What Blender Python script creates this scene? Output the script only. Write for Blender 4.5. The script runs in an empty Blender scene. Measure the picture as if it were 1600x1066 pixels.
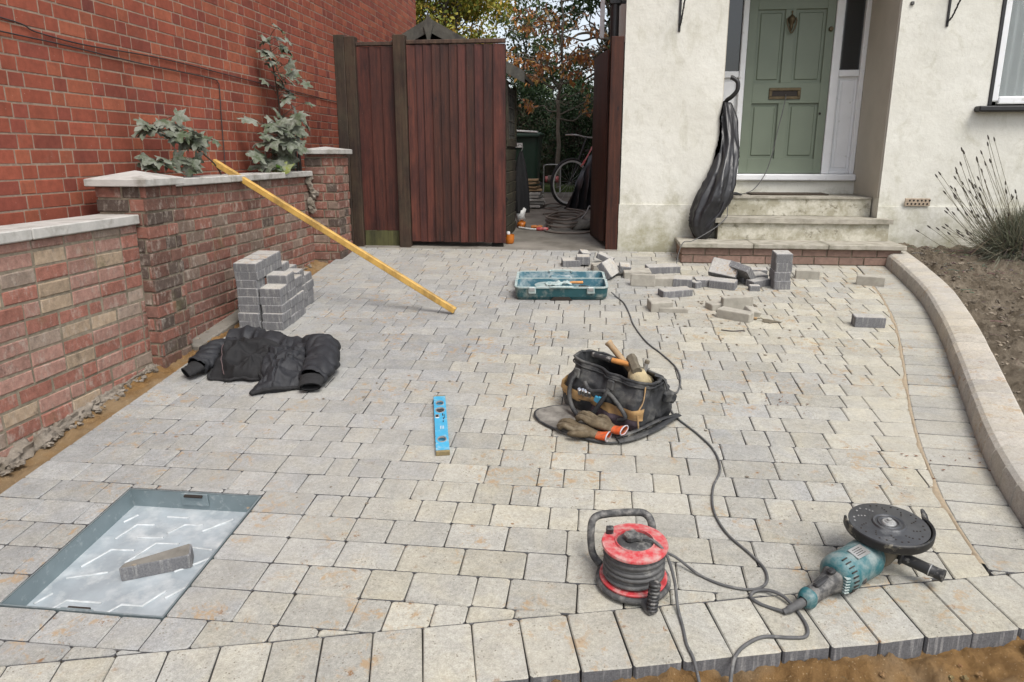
import bpy, bmesh, math, random
import numpy as np
from mathutils import Vector, Matrix, noise as mnoise

random.seed(7); np.random.seed(7)
SC = bpy.context.scene
COL = SC.collection
R = math.radians

# ------------------------------------------------------------------ camera, sky, sun, exposure
cam = bpy.data.cameras.new('camera'); CAM = bpy.data.objects.new('camera', cam); COL.objects.link(CAM)
cam.sensor_width = 36.0; cam.lens = 25.99; cam.clip_start = 0.05; cam.clip_end = 600
CAM.location = (0, 0, 1.55); CAM.rotation_euler = (R(90 - 14.2), 0, R(6.9))
SC.camera = CAM
SUN_EL, SUN_AZ = 56, 142         # elevation, degrees clockwise from +Y: high behind the camera's right shoulder, veiled
world = bpy.data.worlds.new('World'); SC.world = world; world.use_nodes = True
wn = world.node_tree.nodes; wl = world.node_tree.links; wn.clear()
sky = wn.new('ShaderNodeTexSky'); sky.sky_type = 'NISHITA'; sky.sun_disc = False
sky.sun_elevation = R(SUN_EL); sky.sun_rotation = R(SUN_AZ); sky.dust_density = 3.0; sky.air_density = 1.0; sky.ozone_density = 1.0
hs = wn.new('ShaderNodeHueSaturation'); hs.inputs['Saturation'].default_value = 0.42; hs.inputs['Value'].default_value = 1.0
bg = wn.new('ShaderNodeBackground'); bg.inputs['Strength'].default_value = 0.14
wo = wn.new('ShaderNodeOutputWorld')
wl.new(sky.outputs[0], hs.inputs['Color']); wl.new(hs.outputs[0], bg.inputs[0]); wl.new(bg.outputs[0], wo.inputs[0])
sl = bpy.data.lights.new('sun', 'SUN'); sl.energy = 1.5; sl.angle = R(26); sl.color = (1.0, 0.96, 0.9)
SUN = bpy.data.objects.new('sun', sl); COL.objects.link(SUN)
sd = Vector((math.sin(R(SUN_AZ)) * math.cos(R(SUN_EL)), math.cos(R(SUN_AZ)) * math.cos(R(SUN_EL)), math.sin(R(SUN_EL))))
SUN.rotation_euler = (-sd).to_track_quat('-Z', 'Y').to_euler(); SUN.location = sd * 30
vs = SC.view_settings
vs.view_transform = 'Standard'; vs.look = 'None'; vs.exposure = 0.74; vs.gamma = 1.0
SC.render.engine = 'CYCLES'; SC.cycles.max_bounces = 8; SC.cycles.sample_clamp_indirect = 6; SC.cycles.use_denoising = True

# ------------------------------------------------------------------ helpers
SLOPE, Y0 = 0.104, 2.0
ALPHA = math.atan(SLOPE)
def gz(y): return SLOPE * (y - Y0)
def pathz(y): return 0.6 + 0.064 * (y - 7.75)
def fbm(x, y, z=0.0, o=4): return mnoise.fractal(Vector((x, y, z)), 1.0, 2.0, o)
def U(a, b): return random.uniform(a, b)
def lerp(a, b, t): return a + (b - a) * t
def V(*a): return Vector(a)

class MB:
    def __init__(s): s.v = []; s.f = []; s.m = []; s.t = []
    def add(s, vs, fs, mi=0, tint=None):
        o = len(s.v); s.v += [tuple(p) for p in vs]
        for k, f in enumerate(fs):
            s.f.append(tuple(i + o for i in f)); s.m.append(mi[k] if isinstance(mi, list) else mi); s.t.append(tint)
        return s
    def box(s, c, d, ch=0.0, rot=None, mi=0, tint=None):
        X, Y, Z = d[0] / 2, d[1] / 2, d[2] / 2; c = Vector(c)
        if ch <= 0:
            vs = [Vector((a * X, b * Y, e * Z)) for a in (-1, 1) for b in (-1, 1) for e in (-1, 1)]
            fs = [(0, 1, 3, 2), (4, 6, 7, 5), (0, 4, 5, 1), (2, 3, 7, 6), (0, 2, 6, 4), (1, 5, 7, 3)]
        else:
            ch = min(ch, X * .9, Y * .9, Z * .9); vs = []; ix = {}
            for a in (-1, 1):
                for b in (-1, 1):
                    for e in (-1, 1):
                        ix[a, b, e] = len(vs)
                        vs += [Vector((a * X, b * (Y - ch), e * (Z - ch))), Vector((a * (X - ch), b * Y, e * (Z - ch))), Vector((a * (X - ch), b * (Y - ch), e * Z))]
            fs = []
            q = [(-1, -1), (1, -1), (1, 1), (-1, 1)]
            for a in (-1, 1):
                fs.append(tuple(ix[a, p, r] for p, r in q)); fs.append(tuple(ix[p, a, r] + 1 for p, r in q)); fs.append(tuple(ix[p, r, a] + 2 for p, r in q))
                for b in (-1, 1):
                    fs.append((ix[a, b, -1], ix[a, b, 1], ix[a, b, 1] + 1, ix[a, b, -1] + 1))
                    fs.append((ix[a, -1, b], ix[a, 1, b], ix[a, 1, b] + 2, ix[a, -1, b] + 2))
                    fs.append((ix[-1, a, b] + 1, ix[1, a, b] + 1, ix[1, a, b] + 2, ix[-1, a, b] + 2))
                    for e in (-1, 1): fs.append((ix[a, b, e], ix[a, b, e] + 1, ix[a, b, e] + 2))
        if rot is not None: vs = [rot @ p for p in vs]
        return s.add([p + c for p in vs], fs, mi, tint)
    def block(s, poly, zt, h, ch=0.006, cc=0.010, mi=(0, 1), tint=None, jit=0.0015, slope=True, tilt=0.0015):
        poly = [Vector((p[0], p[1])) for p in poly]; n = len(poly)
        if sum(poly[i].x * poly[(i + 1) % n].y - poly[(i + 1) % n].x * poly[i].y for i in range(n)) < 0: poly.reverse()
        ring = []
        for i in range(n):
            p, a, b = poly[i], poly[i - 1], poly[(i + 1) % n]
            la, lb = (a - p).length, (b - p).length
            k1, k2 = min(cc * U(.6, 1.5), la * .35), min(cc * U(.6, 1.5), lb * .35)
            ring += [p + (a - p) / max(la, 1e-6) * k1, p + (b - p) / max(lb, 1e-6) * k2]
        ring = [p + Vector((U(-jit, jit), U(-jit, jit))) for p in ring]
        c = sum(ring, Vector((0, 0))) / len(ring); m = len(ring)
        tx, ty, tz = U(-tilt, tilt) * 6, U(-tilt, tilt) * 6, U(-tilt, tilt)
        def zz(p, z): return z + (gz(p.y) if slope else 0) + tx * (p.x - c.x) + ty * (p.y - c.y) + tz
        vs = []
        for p in ring:
            d = (c - p); L = max(d.length, 1e-6); k = min(ch * U(.8, 1.4), L * .4); q = p + d / L * k * 1.25
            vs.append((q.x, q.y, zz(q, zt)))
        for p in ring: vs.append((p.x, p.y, zz(p, zt - ch * U(.7, 1.3))))
        for p in ring: vs.append((p.x, p.y, zz(p, zt - h)))
        fs = [tuple(range(m))] + [(m + i, m + (i + 1) % m, (i + 1) % m, i) for i in range(m)] + [(2 * m + i, 2 * m + (i + 1) % m, m + (i + 1) % m, m + i) for i in range(m)]
        return s.add(vs, fs, [mi[0]] * (1 + m) + [mi[1]] * m, tint)
    def brick(s, o, ux, uz, un, L, H, D, ch=0.004, tint=None, jit=0.002, mi=0):
        # front lower-left corner o, along ux, up uz, outward normal un; back face open
        o, ux, uz, un = map(Vector, (o, ux, uz, un)); vs = []
        j = lambda: U(-jit, jit)
        pr = U(-jit, jit)
        for a, b in ((ch, ch), (L - ch, ch), (L - ch, H - ch), (ch, H - ch)): vs.append(o + ux * (a + j()) + uz * (b + j()) + un * pr)
        for a, b in ((0, 0), (L, 0), (L, H), (0, H)): vs.append(o + ux * (a + j()) + uz * (b + j()) + un * (pr - ch))
        for a, b in ((0, 0), (L, 0), (L, H), (0, H)): vs.append(o + ux * a + uz * b - un * D)
        fs = [(0, 1, 2, 3)] + [(4 + i, 4 + (i + 1) % 4, (i + 1) % 4, i) for i in range(4)] + [(8 + i, 8 + (i + 1) % 4, 4 + (i + 1) % 4, 4 + i) for i in range(4)]
        return s.add(vs, fs, mi, tint)
    def tube(s, path, r, n=8, closed=False, cap=True, mi=0, tint=None, flat=1.0):
        P = [Vector(p) for p in path]; m = len(P); rr = r if isinstance(r, (list, tuple)) else [r] * m
        T = []
        for i in range(m):
            a = P[(i - 1) % m] if closed or i > 0 else P[i]; b = P[(i + 1) % m] if closed or i < m - 1 else P[i]
            d = b - a; T.append(d.normalized() if d.length > 1e-9 else Vector((0, 0, 1)))
        nrm = T[0].orthogonal().normalized()
        if abs(T[0].z) < .9: nrm = (Vector((0, 0, 1)) - T[0] * T[0].z).normalized()
        vs = []; N = nrm
        for i in range(m):
            N = (N - T[i] * N.dot(T[i])); N = N.normalized() if N.length > 1e-6 else T[i].orthogonal().normalized()
            B = T[i].cross(N)
            for k in range(n):
                a = 2 * math.pi * k / n; vs.append(P[i] + (N * math.cos(a) * flat + B * math.sin(a)) * rr[i])
        fs = []
        for i in range(m if closed else m - 1):
            for k in range(n):
                a, b = i * n, ((i + 1) % m) * n; fs.append((a + k, a + (k + 1) % n, b + (k + 1) % n, b + k))
        if cap and not closed: fs += [tuple(range(n))[::-1], tuple((m - 1) * n + k for k in range(n))]
        return s.add(vs, fs, mi, tint)
    def lathe(s, prof, n=24, c=(0, 0, 0), axis=(0, 0, 1), up=None, mi=0, tint=None, cap=False, sq=None):
        ax = Vector(axis).normalized(); e1 = (Vector(up) if up else ax.orthogonal()); e1 = (e1 - ax * e1.dot(ax)).normalized(); e2 = ax.cross(e1); c = Vector(c)
        vs = []; fs = []
        for (r, z) in prof:
            for k in range(n):
                a = 2 * math.pi * k / n; ca, sa = math.cos(a), math.sin(a)
                q = 1.0
                if sq: q = 1.0 / (abs(ca) ** sq + abs(sa) ** sq) ** (1.0 / sq)
                vs.append(c + ax * z + (e1 * ca + e2 * sa) * r * q)
        for i in range(len(prof) - 1):
            for k in range(n): fs.append((i * n + k, i * n + (k + 1) % n, (i + 1) * n + (k + 1) % n, (i + 1) * n + k))
        if cap: fs += [tuple(range(n))[::-1], tuple((len(prof) - 1) * n + k for k in range(n))]
        return s.add(vs, fs, mi, tint)
    def grid(s, fn, nu, nv, mi=0, tint=None, closed=False):
        vs = [fn(i / nu, j / nv) for i in range(nu + 1) for j in range(nv + 1)]; w = nv + 1
        fs = [(i * w + j, (i + 1) * w + j, (i + 1) * w + j + 1, i * w + j + 1) for i in range(nu) for j in range(nv)]
        return s.add(vs, fs, mi, tint)
    def prism(s, poly, y0, y1, axis='y', mi=0, tint=None):
        n = len(poly)
        mk = {'y': lambda a, b, t: (a, t, b), 'z': lambda a, b, t: (a, b, t), 'x': lambda a, b, t: (t, a, b)}[axis]
        vs = [mk(a, b, y0) for a, b in poly] + [mk(a, b, y1) for a, b in poly]
        fs = [tuple(range(n)), tuple(range(2 * n - 1, n - 1, -1))] + [(i, n + i, n + (i + 1) % n, (i + 1) % n) for i in range(n)]
        return s.add(vs, fs, mi, tint)
    def build(s, name, mats, parent=None, smooth=None, center=None, fix=True):
        if not isinstance(mats, (list, tuple)): mats = [mats]
        v = np.array(s.v, dtype=np.float64); loc = Vector((0, 0, 0))
        if center is None: center = parent is None
        if center and len(v):
            mn, mx = v.min(0), v.max(0); loc = Vector(((mn[0] + mx[0]) / 2, (mn[1] + mx[1]) / 2, mn[2])); v = v - np.array(loc)
        me = bpy.data.meshes.new(name); me.from_pydata(v.tolist(), [], s.f)
        for m in mats: me.materials.append(m)
        if len(mats) > 1: me.polygons.foreach_set('material_index', s.m)
        if fix:
            bm = bmesh.new(); bm.from_mesh(me); bmesh.ops.recalc_face_normals(bm, faces=bm.faces); bm.to_mesh(me); bm.free()
        if any(t is not None for t in s.t):
            at = me.color_attributes.new('tint', 'FLOAT_COLOR', 'CORNER')
            lt = np.zeros(len(me.polygons), dtype=np.int32); me.polygons.foreach_get('loop_total', lt)
            tt = np.array([(t if t is not None else (1, 1, 1, 0)) for t in s.t], dtype=np.float32)
            at.data.foreach_set('color', np.repeat(tt, lt, axis=0).ravel())
        if smooth is not None:
            me.polygons.foreach_set('use_smooth', [True] * len(me.polygons))
            if smooth < 180: me.set_sharp_from_angle(angle=R(smooth))
        me.update()
        o = bpy.data.objects.new(name, me); COL.objects.link(o); o.location = loc
        if parent is not None: o.parent = parent
        return o

def tag(o, label=None, cat=None, group=None, kind=None):
    if label: o['label'] = label
    if cat: o['category'] = cat
    if group: o['group'] = group
    if kind: o['kind'] = kind
    return o
def thing(name, label, cat, loc=(0, 0, 0), rot=None, group=None):
    o = bpy.data.objects.new(name, None); COL.objects.link(o); o.location = loc; o.empty_display_size = .1
    if rot is not None: o.rotation_euler = rot
    return tag(o, label, cat, group)
def on_ground(x, y, rz=0.0, h=0.0): return (x, y, gz(y) + h), (Matrix.Rotation(ALPHA, 3, 'X') @ Matrix.Rotation(rz, 3, 'Z')).to_euler()
def struct(name): 
    o = bpy.data.objects.new(name, None); COL.objects.link(o); return tag(o, kind='structure')
def cr(pts, n=8, closed=False):
    P = [Vector(p) for p in pts]; m = len(P); out = []
    for i in range(m if closed else m - 1):
        if closed: a, b, c, d = P[i - 1], P[i], P[(i + 1) % m], P[(i + 2) % m]
        else: a, b, c, d = P[max(i - 1, 0)], P[i], P[i + 1], P[min(i + 2, m - 1)]
        for k in range(n):
            t = k / n; out.append(0.5 * ((2 * b) + (c - a) * t + (2 * a - 5 * b + 4 * c - d) * t * t + (-a + 3 * b - 3 * c + d) * t ** 3))
    if not closed: out.append(P[-1])
    return out
def rest(pts, r): return [(p[0], p[1], (p[2] if len(p) > 2 else 0) + gz(p[1]) + r) for p in pts]
_cR = Matrix.Rotation(R(6.9), 3, 'Z') @ Matrix.Rotation(R(75.8), 3, 'X')
def project(p):                                        # used only to pick which pieces become single objects
    v = _cR.transposed() @ (Vector(p) - Vector((0, 0, 1.55)))
    if v.z > -.1: return None
    return 800 + 1155 * v.x / -v.z, 533 - 1155 * v.y / -v.z, -v.z
def seen_size(p, a):
    q = project(p)
    if q is None or not (-40 < q[0] < 1640 and -40 < q[1] < 1106): return 0.0
    return a / q[2] ** 2

# ------------------------------------------------------------------ materials
class NT:
    def __init__(s, name):
        s.m = bpy.data.materials.new(name); s.m.use_nodes = True; s.n = s.m.node_tree.nodes; s.l = s.m.node_tree.links
        s.b = s.n['Principled BSDF']; s.geo = None
    def put(s, inp, val):
        if isinstance(val, bpy.types.NodeSocket): s.l.new(val, inp)
        else:
            if isinstance(val, (tuple, list)) and len(val) == 3 and inp.type == 'RGBA': val = (*val, 1)
            inp.default_value = val
    def pos(s, stretch=(1, 1, 1), tint=False, local=False):
        if local: p = s.n.new('ShaderNodeTexCoord').outputs['Object']
        else: p = s.n.new('ShaderNodeNewGeometry').outputs['Position']
        if tint:
            a = s.attr(); mu = s.math('MULTIPLY', a.outputs['Alpha'], 37.0)
            ad = s.n.new('ShaderNodeVectorMath'); ad.operation = 'ADD'; s.l.new(p, ad.inputs[0]); s.l.new(mu, ad.inputs[1]); p = ad.outputs[0]
        if stretch != (1, 1, 1):
            mu = s.n.new('ShaderNodeVectorMath'); mu.operation = 'MULTIPLY'; s.l.new(p, mu.inputs[0]); mu.inputs[1].default_value = stretch; p = mu.outputs[0]
        return p
    def attr(s):
        if not s.geo: s.geo = s.n.new('ShaderNodeAttribute'); s.geo.attribute_name = 'tint'
        return s.geo
    def noise(s, vec, scale, detail=4, rough=.55, dist=0.0):
        n = s.n.new('ShaderNodeTexNoise'); n.inputs['Scale'].default_value = scale; n.inputs['Detail'].default_value = detail; n.inputs['Roughness'].default_value = rough; n.inputs['Distortion'].default_value = dist
        s.l.new(vec, n.inputs['Vector']); return n.outputs['Fac']
    def voro(s, vec, scale, feat='F1'):
        n = s.n.new('ShaderNodeTexVoronoi'); n.feature = feat; n.inputs['Scale'].default_value = scale; s.l.new(vec, n.inputs['Vector']); return n.outputs['Distance']
    def ramp(s, fac, stops):
        n = s.n.new('ShaderNodeValToRGB'); e = n.color_ramp.elements
        while len(e) < len(stops): e.new(0.5)
        for k, (p, c) in enumerate(stops):
            e[k].position = p; e[k].color = (c, c, c, 1) if isinstance(c, (int, float)) else (*c, 1)
        s.l.new(fac, n.inputs[0]); return n.outputs[0]
    def mix(s, fac, a, b, mode='MIX'):
        n = s.n.new('ShaderNodeMix'); n.data_type = 'RGBA'; n.blend_type = mode
        s.put(n.inputs[0], fac); s.put(n.inputs[6], a); s.put(n.inputs[7], b); return n.outputs[2]
    def math(s, op, a, b=0.0, c=None):
        n = s.n.new('ShaderNodeMath'); n.operation = op; s.put(n.inputs[0], a); s.put(n.inputs[1], b)
        if c is not None: s.put(n.inputs[2], c)
        return n.outputs[0]
    def bump(s, h, strength, dist=0.01):
        n = s.n.new('ShaderNodeBump'); n.inputs['Strength'].default_value = strength; n.inputs['Distance'].default_value = dist
        s.l.new(h, n.inputs['Height']); s.l.new(n.outputs[0], s.b.inputs['Normal'])
    def set(s, **k):
        for a, v in k.items(): s.put(s.b.inputs[a.replace('_', ' ')], v)
        return s.m

def basic(name, col=None, rough=.6, metal=0.0, var=.18, scale=9, bump=.25, bscale=None, dirt=None, stretch=(1, 1, 1), spec=.5, detail=5, local=False, bdist=.006):
    t = NT(name); tint = col is None
    p = t.pos(stretch, tint, local); f = t.noise(p, scale, detail)
    base = t.attr().outputs['Color'] if tint else col
    c = t.mix(1.0, base, t.ramp(f, [(.25, 1 - var), (.75, 1 + var)]), 'MULTIPLY')
    if dirt:
        dc, amount, ds = dirt
        k = t.ramp(t.noise(t.pos((1, 1, 1), tint, local), ds, 6, .65), [(.62 - amount * .45, 0.0), (.80 - amount * .3, 1.0)])
        c = t.mix(t.math('MULTIPLY', k, .85), c, dc)
    if bump: t.bump(t.noise(p, bscale or scale * 6, 5, .65), bump, bdist)
    return t.set(Base_Color=c, Roughness=rough, Metallic=metal, Specular_IOR_Level=spec)

MT = {}
def make_materials():
    # paver tops: tinted concrete with a cloudy face, pits, speckle and spots of jointing sand
    t = NT('paver'); p = t.pos((1, 1, 1), True); w = t.pos()
    c = t.mix(1.0, t.attr().outputs['Color'], t.ramp(t.noise(p, 12, 5, .62), [(.28, .86), (.72, 1.10)]), 'MULTIPLY')
    c = t.mix(t.ramp(t.noise(p, 5.0, 3, .5, 1.0), [(.42, 0.0), (.66, .55)]), c, t.mix(1.0, c, (1.12, 1.07, .95), 'MULTIPLY'))
    c = t.mix(1.0, c, t.ramp(t.noise(w, 62, 4, .75), [(.32, .80), (.66, 1.12)]), 'MULTIPLY')
    c = t.mix(1.0, c, t.ramp(t.noise(w, 210, 2, .7), [(.3, .80), (.7, 1.14)]), 'MULTIPLY')
    pits = t.ramp(t.voro(w, 62), [(.13, 1.0), (.21, 0.0)]); pm = t.math('MULTIPLY', pits, t.ramp(t.noise(p, 13, 3), [(.46, 0.0), (.60, .85)]))
    c = t.mix(pm, c, (.14, .115, .085))
    sn = t.math('MULTIPLY', t.ramp(t.noise(w, 15, 6, .78, .6), [(.535, 0.0), (.61, 1.0)]), t.ramp(t.noise(w, 3.1, 2), [(.50, 0.0), (.60, .95)]))
    c = t.mix(t.math('MULTIPLY', sn, .72), c, (.33, .215, .105))
    rs = t.math('MULTIPLY', t.ramp(t.voro(w, 11), [(.10, 1.0), (.19, 0.0)]), t.ramp(t.noise(w, 48, 4, .75), [(.50, 0.0), (.58, .95)]))
    c = t.mix(t.math('MULTIPLY', rs, t.ramp(t.noise(w, 3.1, 2), [(.44, 0.0), (.52, 1.0)])), c, (.20, .105, .045))
    dz = t.ramp(t.noise(w, .9, 4, .6), [(.48, 0.0), (.68, .35)]); c = t.mix(dz, c, (.40, .378, .325))
    t.bump(t.math('SUBTRACT', t.noise(w, 130, 5, .7), t.math('MULTIPLY', pits, .6)), .35, .004)
    MT['paver'] = t.set(Base_Color=c, Roughness=.88, Specular_IOR_Level=.25)
    t = NT('paver_side'); p = t.pos((60, 60, 5), True)
    c = t.mix(t.ramp(t.noise(p, 1.0, 3, .6), [(.52, 0.0), (.68, .8)]), (.115, .115, .12), (.27, .265, .26))
    c = t.mix(1.0, c, t.ramp(t.noise(t.pos(), 160, 3), [(.3, .75), (.7, 1.2)]), 'MULTIPLY')
    t.bump(t.noise(p, 2.0, 4), .4, .004); MT['paver_side'] = t.set(Base_Color=c, Roughness=.9, Specular_IOR_Level=.2)
    t = NT('block_side'); p = t.pos((60, 60, 5), True)
    c = t.mix(t.ramp(t.noise(p, 1.0, 3, .6), [(.50, 0.0), (.68, .8)]), (.165, .165, .17), (.30, .295, .285))
    c = t.mix(1.0, c, t.ramp(t.noise(t.pos(), 160, 3), [(.3, .75), (.7, 1.2)]), 'MULTIPLY')
    t.bump(t.noise(p, 2.0, 4), .4, .004); MT['block_side'] = t.set(Base_Color=c, Roughness=.9, Specular_IOR_Level=.2)
    MT['cut_face'] = basic('cut_block', (.33, .31, .265), .9, var=.2, scale=20, bump=.3, bscale=150)
    MT['cut_dark'] = basic('cut_block_dark', (.165, .155, .135), .9, var=.25, scale=20, bump=.4, bscale=120)
    MT['bed'] = basic('jointing_bed', (.030, .026, .020), .95, var=.4, scale=60)
    # clay bricks of the neighbour's wall
    t = NT('red_brick'); p = t.pos((1, 1, 1), True); w = t.pos()
    c = t.mix(1.0, t.attr().outputs['Color'], t.ramp(t.noise(p, 22, 5, .65), [(.25, .78), (.75, 1.18)]), 'MULTIPLY')
    c = t.mix(t.ramp(t.noise(p, 9, 4, .6), [(.58, 0.0), (.72, .45)]), c, (.13, .045, .032))
    c = t.mix(t.ramp(t.voro(w, 23), [(.025, .7), (.05, 0.0)]), c, (.5, .45, .4))
    c = t.mix(1.0, c, t.ramp(t.noise(t.pos((1, 1, .5)), 1.1, 5, .65), [(.33, .72), (.62, 1.10)]), 'MULTIPLY')
    c = t.mix(t.ramp(t.noise(w, 3.4, 6, .72), [(.60, 0.0), (.74, .22)]), c, (.34, .25, .20))
    t.bump(t.noise(w, 90, 6, .7), .45, .004); MT['red_brick'] = t.set(Base_Color=c, Roughness=.82, Specular_IOR_Level=.3)
    t = NT('old_brick'); p = t.pos((1, 1, 1), True); w = t.pos()
    c = t.mix(1.0, t.attr().outputs['Color'], t.ramp(t.noise(p, 26, 6, .7), [(.25, .62), (.75, 1.3)]), 'MULTIPLY')
    st = t.pos((6, 6, 3.4), True)
    c = t.mix(t.ramp(t.noise(st, 3.2, 6, .75), [(.52, 0.0), (.70, .65)]), c, (.44, .39, .335))
    c = t.mix(t.ramp(t.noise(p, 7, 5, .7), [(.6, 0.0), (.74, .7)]), c, (.055, .045, .042))
    c = t.mix(t.ramp(t.noise(w, 2.2, 5, .6), [(.60, 0.0), (.72, .5)]), c, (.12, .12, .05))
    t.bump(t.noise(w, 75, 6, .75), .7, .006); MT['old_brick'] = t.set(Base_Color=c, Roughness=.9, Specular_IOR_Level=.2)
    MT['mortar_light'] = basic('mortar_light', (.27, .20, .15), .95, var=.25, scale=30, bump=.4, dirt=((.19, .12, .09), .3, 6))
    MT['mortar_dark'] = basic('mortar_dark', (.225, .19, .14), .95, var=.35, scale=25, bump=.7, dirt=((.11, .095, .065), .3, 5))
    MT['coping'] = basic('coping_stone', (.42, .41, .385), .9, var=.16, scale=12, bump=.3, dirt=((.19, .18, .15), .28, 7))
    MT['concrete'] = basic('concrete', (.185, .17, .145), .93, var=.25, scale=3.5, bump=.4, dirt=((.085, .075, .06), .38, 2.6), detail=8)
    # timber: grain runs up the boards
    def timber(name, c1, c2, rough=.55, stretch=(26, 26, 1.1), green=0.0, tint=True, spec=.35):
        t = NT(name); p = t.pos(stretch, tint); w = t.pos()
        f = t.noise(p, 1.6, 7, .66, .5)
        c = t.mix(t.ramp(f, [(.32, 0.0), (.68, 1.0)]), c1, c2)
        if tint: c = t.mix(1.0, c, t.attr().outputs['Color'], 'MULTIPLY')
        c = t.mix(t.ramp(t.noise(t.pos((2.2, 2.2, .8)), 2.6, 6, .7), [(.44, 0.0), (.64, .85)]), c, t.mix(1.0, c, (.42, .42, .52), 'MULTIPLY'))
        c = t.mix(t.ramp(t.voro(t.pos((1, 1, .55), tint), 5.2), [(.03, .9), (.075, 0.0)]), c, (.012, .006, .006))
        if green: c = t.mix(t.math('MULTIPLY', t.ramp(t.noise(w, 4.5, 6, .7), [(.42, 0.0), (.62, 1.0)]), green), c, (.105, .10, .055))
        c = t.mix(t.ramp(t.voro(w, 31), [(.03, .55), (.06, 0.0)]), c, (.34, .29, .26))
        t.bump(f, .35, .004); MT[name] = t.set(Base_Color=c, Roughness=rough, Specular_IOR_Level=spec)
    timber('gate_timber', (.032, .0100, .0066), (.088, .0250, .0135), .5)
    timber('post_timber', (.028, .017, .0115), (.062, .038, .026), .75, green=.14)
    timber('shed_timber', (.020, .016, .011), (.048, .040, .028), .85, stretch=(20, 2, 20), green=.3)
    timber('shed_trim', (.055, .052, .043), (.105, .10, .084), .85, stretch=(8, 20, 8), tint=False)
    timber('yellow_timber', (.50, .30, .075), (.62, .40, .115), .5, stretch=(3, 22, 16), tint=False)
    # cream render, stained by age
    t = NT('cream_render'); w = t.pos()
    c = t.mix(t.ramp(t.noise(w, 1.3, 6, .6), [(.35, 0.0), (.7, 1.0)]), (.60, .59, .525), (.685, .68, .62))
    c = t.mix(t.ramp(t.noise(t.pos((1.8, 1.8, 1)), 3.2, 7, .72, .8), [(.52, 0.0), (.70, .42)]), c, (.36, .345, .25))
    sep = t.n.new('ShaderNodeSeparateXYZ'); t.l.new(w, sep.inputs[0])
    low = t.math('SUBTRACT', 1.5, t.math('MULTIPLY', sep.outputs[2], 1.05))
    alg = t.ramp(t.math('ADD', t.math('MULTIPLY', low, .32), t.math('MULTIPLY', t.noise(w, 4.2, 7, .72), .85)), [(.52, 0.0), (.78, .82)])
    c = t.mix(alg, c, (.27, .255, .155))
    c = t.mix(t.ramp(t.noise(w, 6.5, 6, .7, 2.2), [(.492, 0.0), (.5, .5), (.508, 0.0)]), c, (.36, .34, .27))
    t.bump(t.math('ADD', t.noise(w, 5, 4, .55), t.math('MULTIPLY', t.noise(w, 60, 3, .6), .06)), .4, .03); MT['render'] = t.set(Base_Color=c, Roughness=.85, Specular_IOR_Level=.25)
    MT['reveal'] = basic('reveal_render', (.46, .425, .36), .85, var=.06, scale=5, bump=.2, bscale=50)
    t = NT('painted_step'); w = t.pos(); c = t.mix(t.ramp(t.noise(w, 5.5, 7, .72), [(.40, 0.0), (.58, 1.0)]), (.54, .52, .44), (.32, .30, .225))
    c = t.mix(t.ramp(t.noise(w, 13, 6, .7), [(.57, 0.0), (.66, .7)]), c, (.13, .115, .075)); t.bump(t.noise(w, 60, 5), .5, .006); MT['step_paint'] = t.set(Base_Color=c, Roughness=.9, Specular_IOR_Level=.2)
    MT['step_slab'] = basic('step_slab', (.36, .335, .28), .9, var=.2, scale=10, bump=.35, dirt=((.17, .16, .12), .4, 8))
    MT['door_green'] = basic('door_green', (.150, .180, .132), .45, var=.05, scale=6, bump=.05)
    MT['white_paint'] = basic('white_paint', (.74, .75, .76), .45, var=.05, scale=7, bump=.08, dirt=((.35, .33, .28), .03, 13))
    MT['black_paint'] = basic('black_paint', (.014, .014, .015), .5, var=.3, bump=.15)
    MT['brass'] = basic('aged_brass', (.115, .088, .050), .5, .7, var=.3, scale=18, bump=.15)
    MT['slot_dark'] = basic('dark_slot', (.02, .014, .01), .7, var=.1, bump=0)
    MT['glass'] = NT('window_glass').set(Base_Color=(.018, .021, .024), Roughness=.06, Specular_IOR_Level=.8)
    MT['curtain'] = basic('curtain', (.42, .42, .41), .9, var=.1, scale=10, bump=.1)
    MT['airbrick'] = basic('air_brick', (.36, .29, .215), .9, var=.3, scale=30)
    MT['step_brick'] = basic('step_brick', None, .85, var=.22, scale=30, bump=.4)
    # loose ground
    t = NT('sand'); w = t.pos(); c = t.mix(t.ramp(t.noise(w, 9, 7, .7), [(.3, 0.0), (.7, 1.0)]), (.115, .063, .024), (.265, .158, .064))
    c = t.mix(t.ramp(t.noise(w, 2.4, 4), [(.48, 0.0), (.62, .75)]), c, (.24, .175, .105))
    c = t.mix(t.ramp(t.voro(w, 70), [(.10, .7), (.2, 0.0)]), c, (.36, .27, .16)); t.bump(t.noise(w, 90, 7, .75), .9, .012); MT['sand'] = t.set(Base_Color=c, Roughness=.95, Specular_IOR_Level=.2)
    t = NT('soil'); w = t.pos(); c = t.mix(t.ramp(t.noise(w, 6, 8, .72), [(.3, 0.0), (.7, 1.0)]), (.12, .096, .068), (.27, .228, .172))
    c = t.mix(t.ramp(t.noise(w, 1.4, 4), [(.45, 0.0), (.62, .6)]), c, t.mix(1.0, c, (.5, .48, .46), 'MULTIPLY')); t.bump(t.noise(w, 45, 8, .78), 1.0, .03); MT['soil'] = t.set(Base_Color=c, Roughness=.96, Specular_IOR_Level=.15)
    MT['clod'] = basic('soil_clod', None, .95, var=.4, scale=30, bump=.8)
    MT['lump'] = basic('mortar_lump', (.23, .20, .165), .95, var=.4, scale=22, bump=1.0, dirt=((.10, .08, .055), .45, 9))
    MT['terrain'] = basic('terrain', (.09, .085, .05), .95, var=.4, scale=.6, bump=.4)
    MT['grass'] = basic('grass', None, .7, var=.2, scale=30, bump=0)
    MT['lawn'] = basic('lawn', (.055, .075, .02), .9, var=.4, scale=9, bump=.8)
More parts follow.
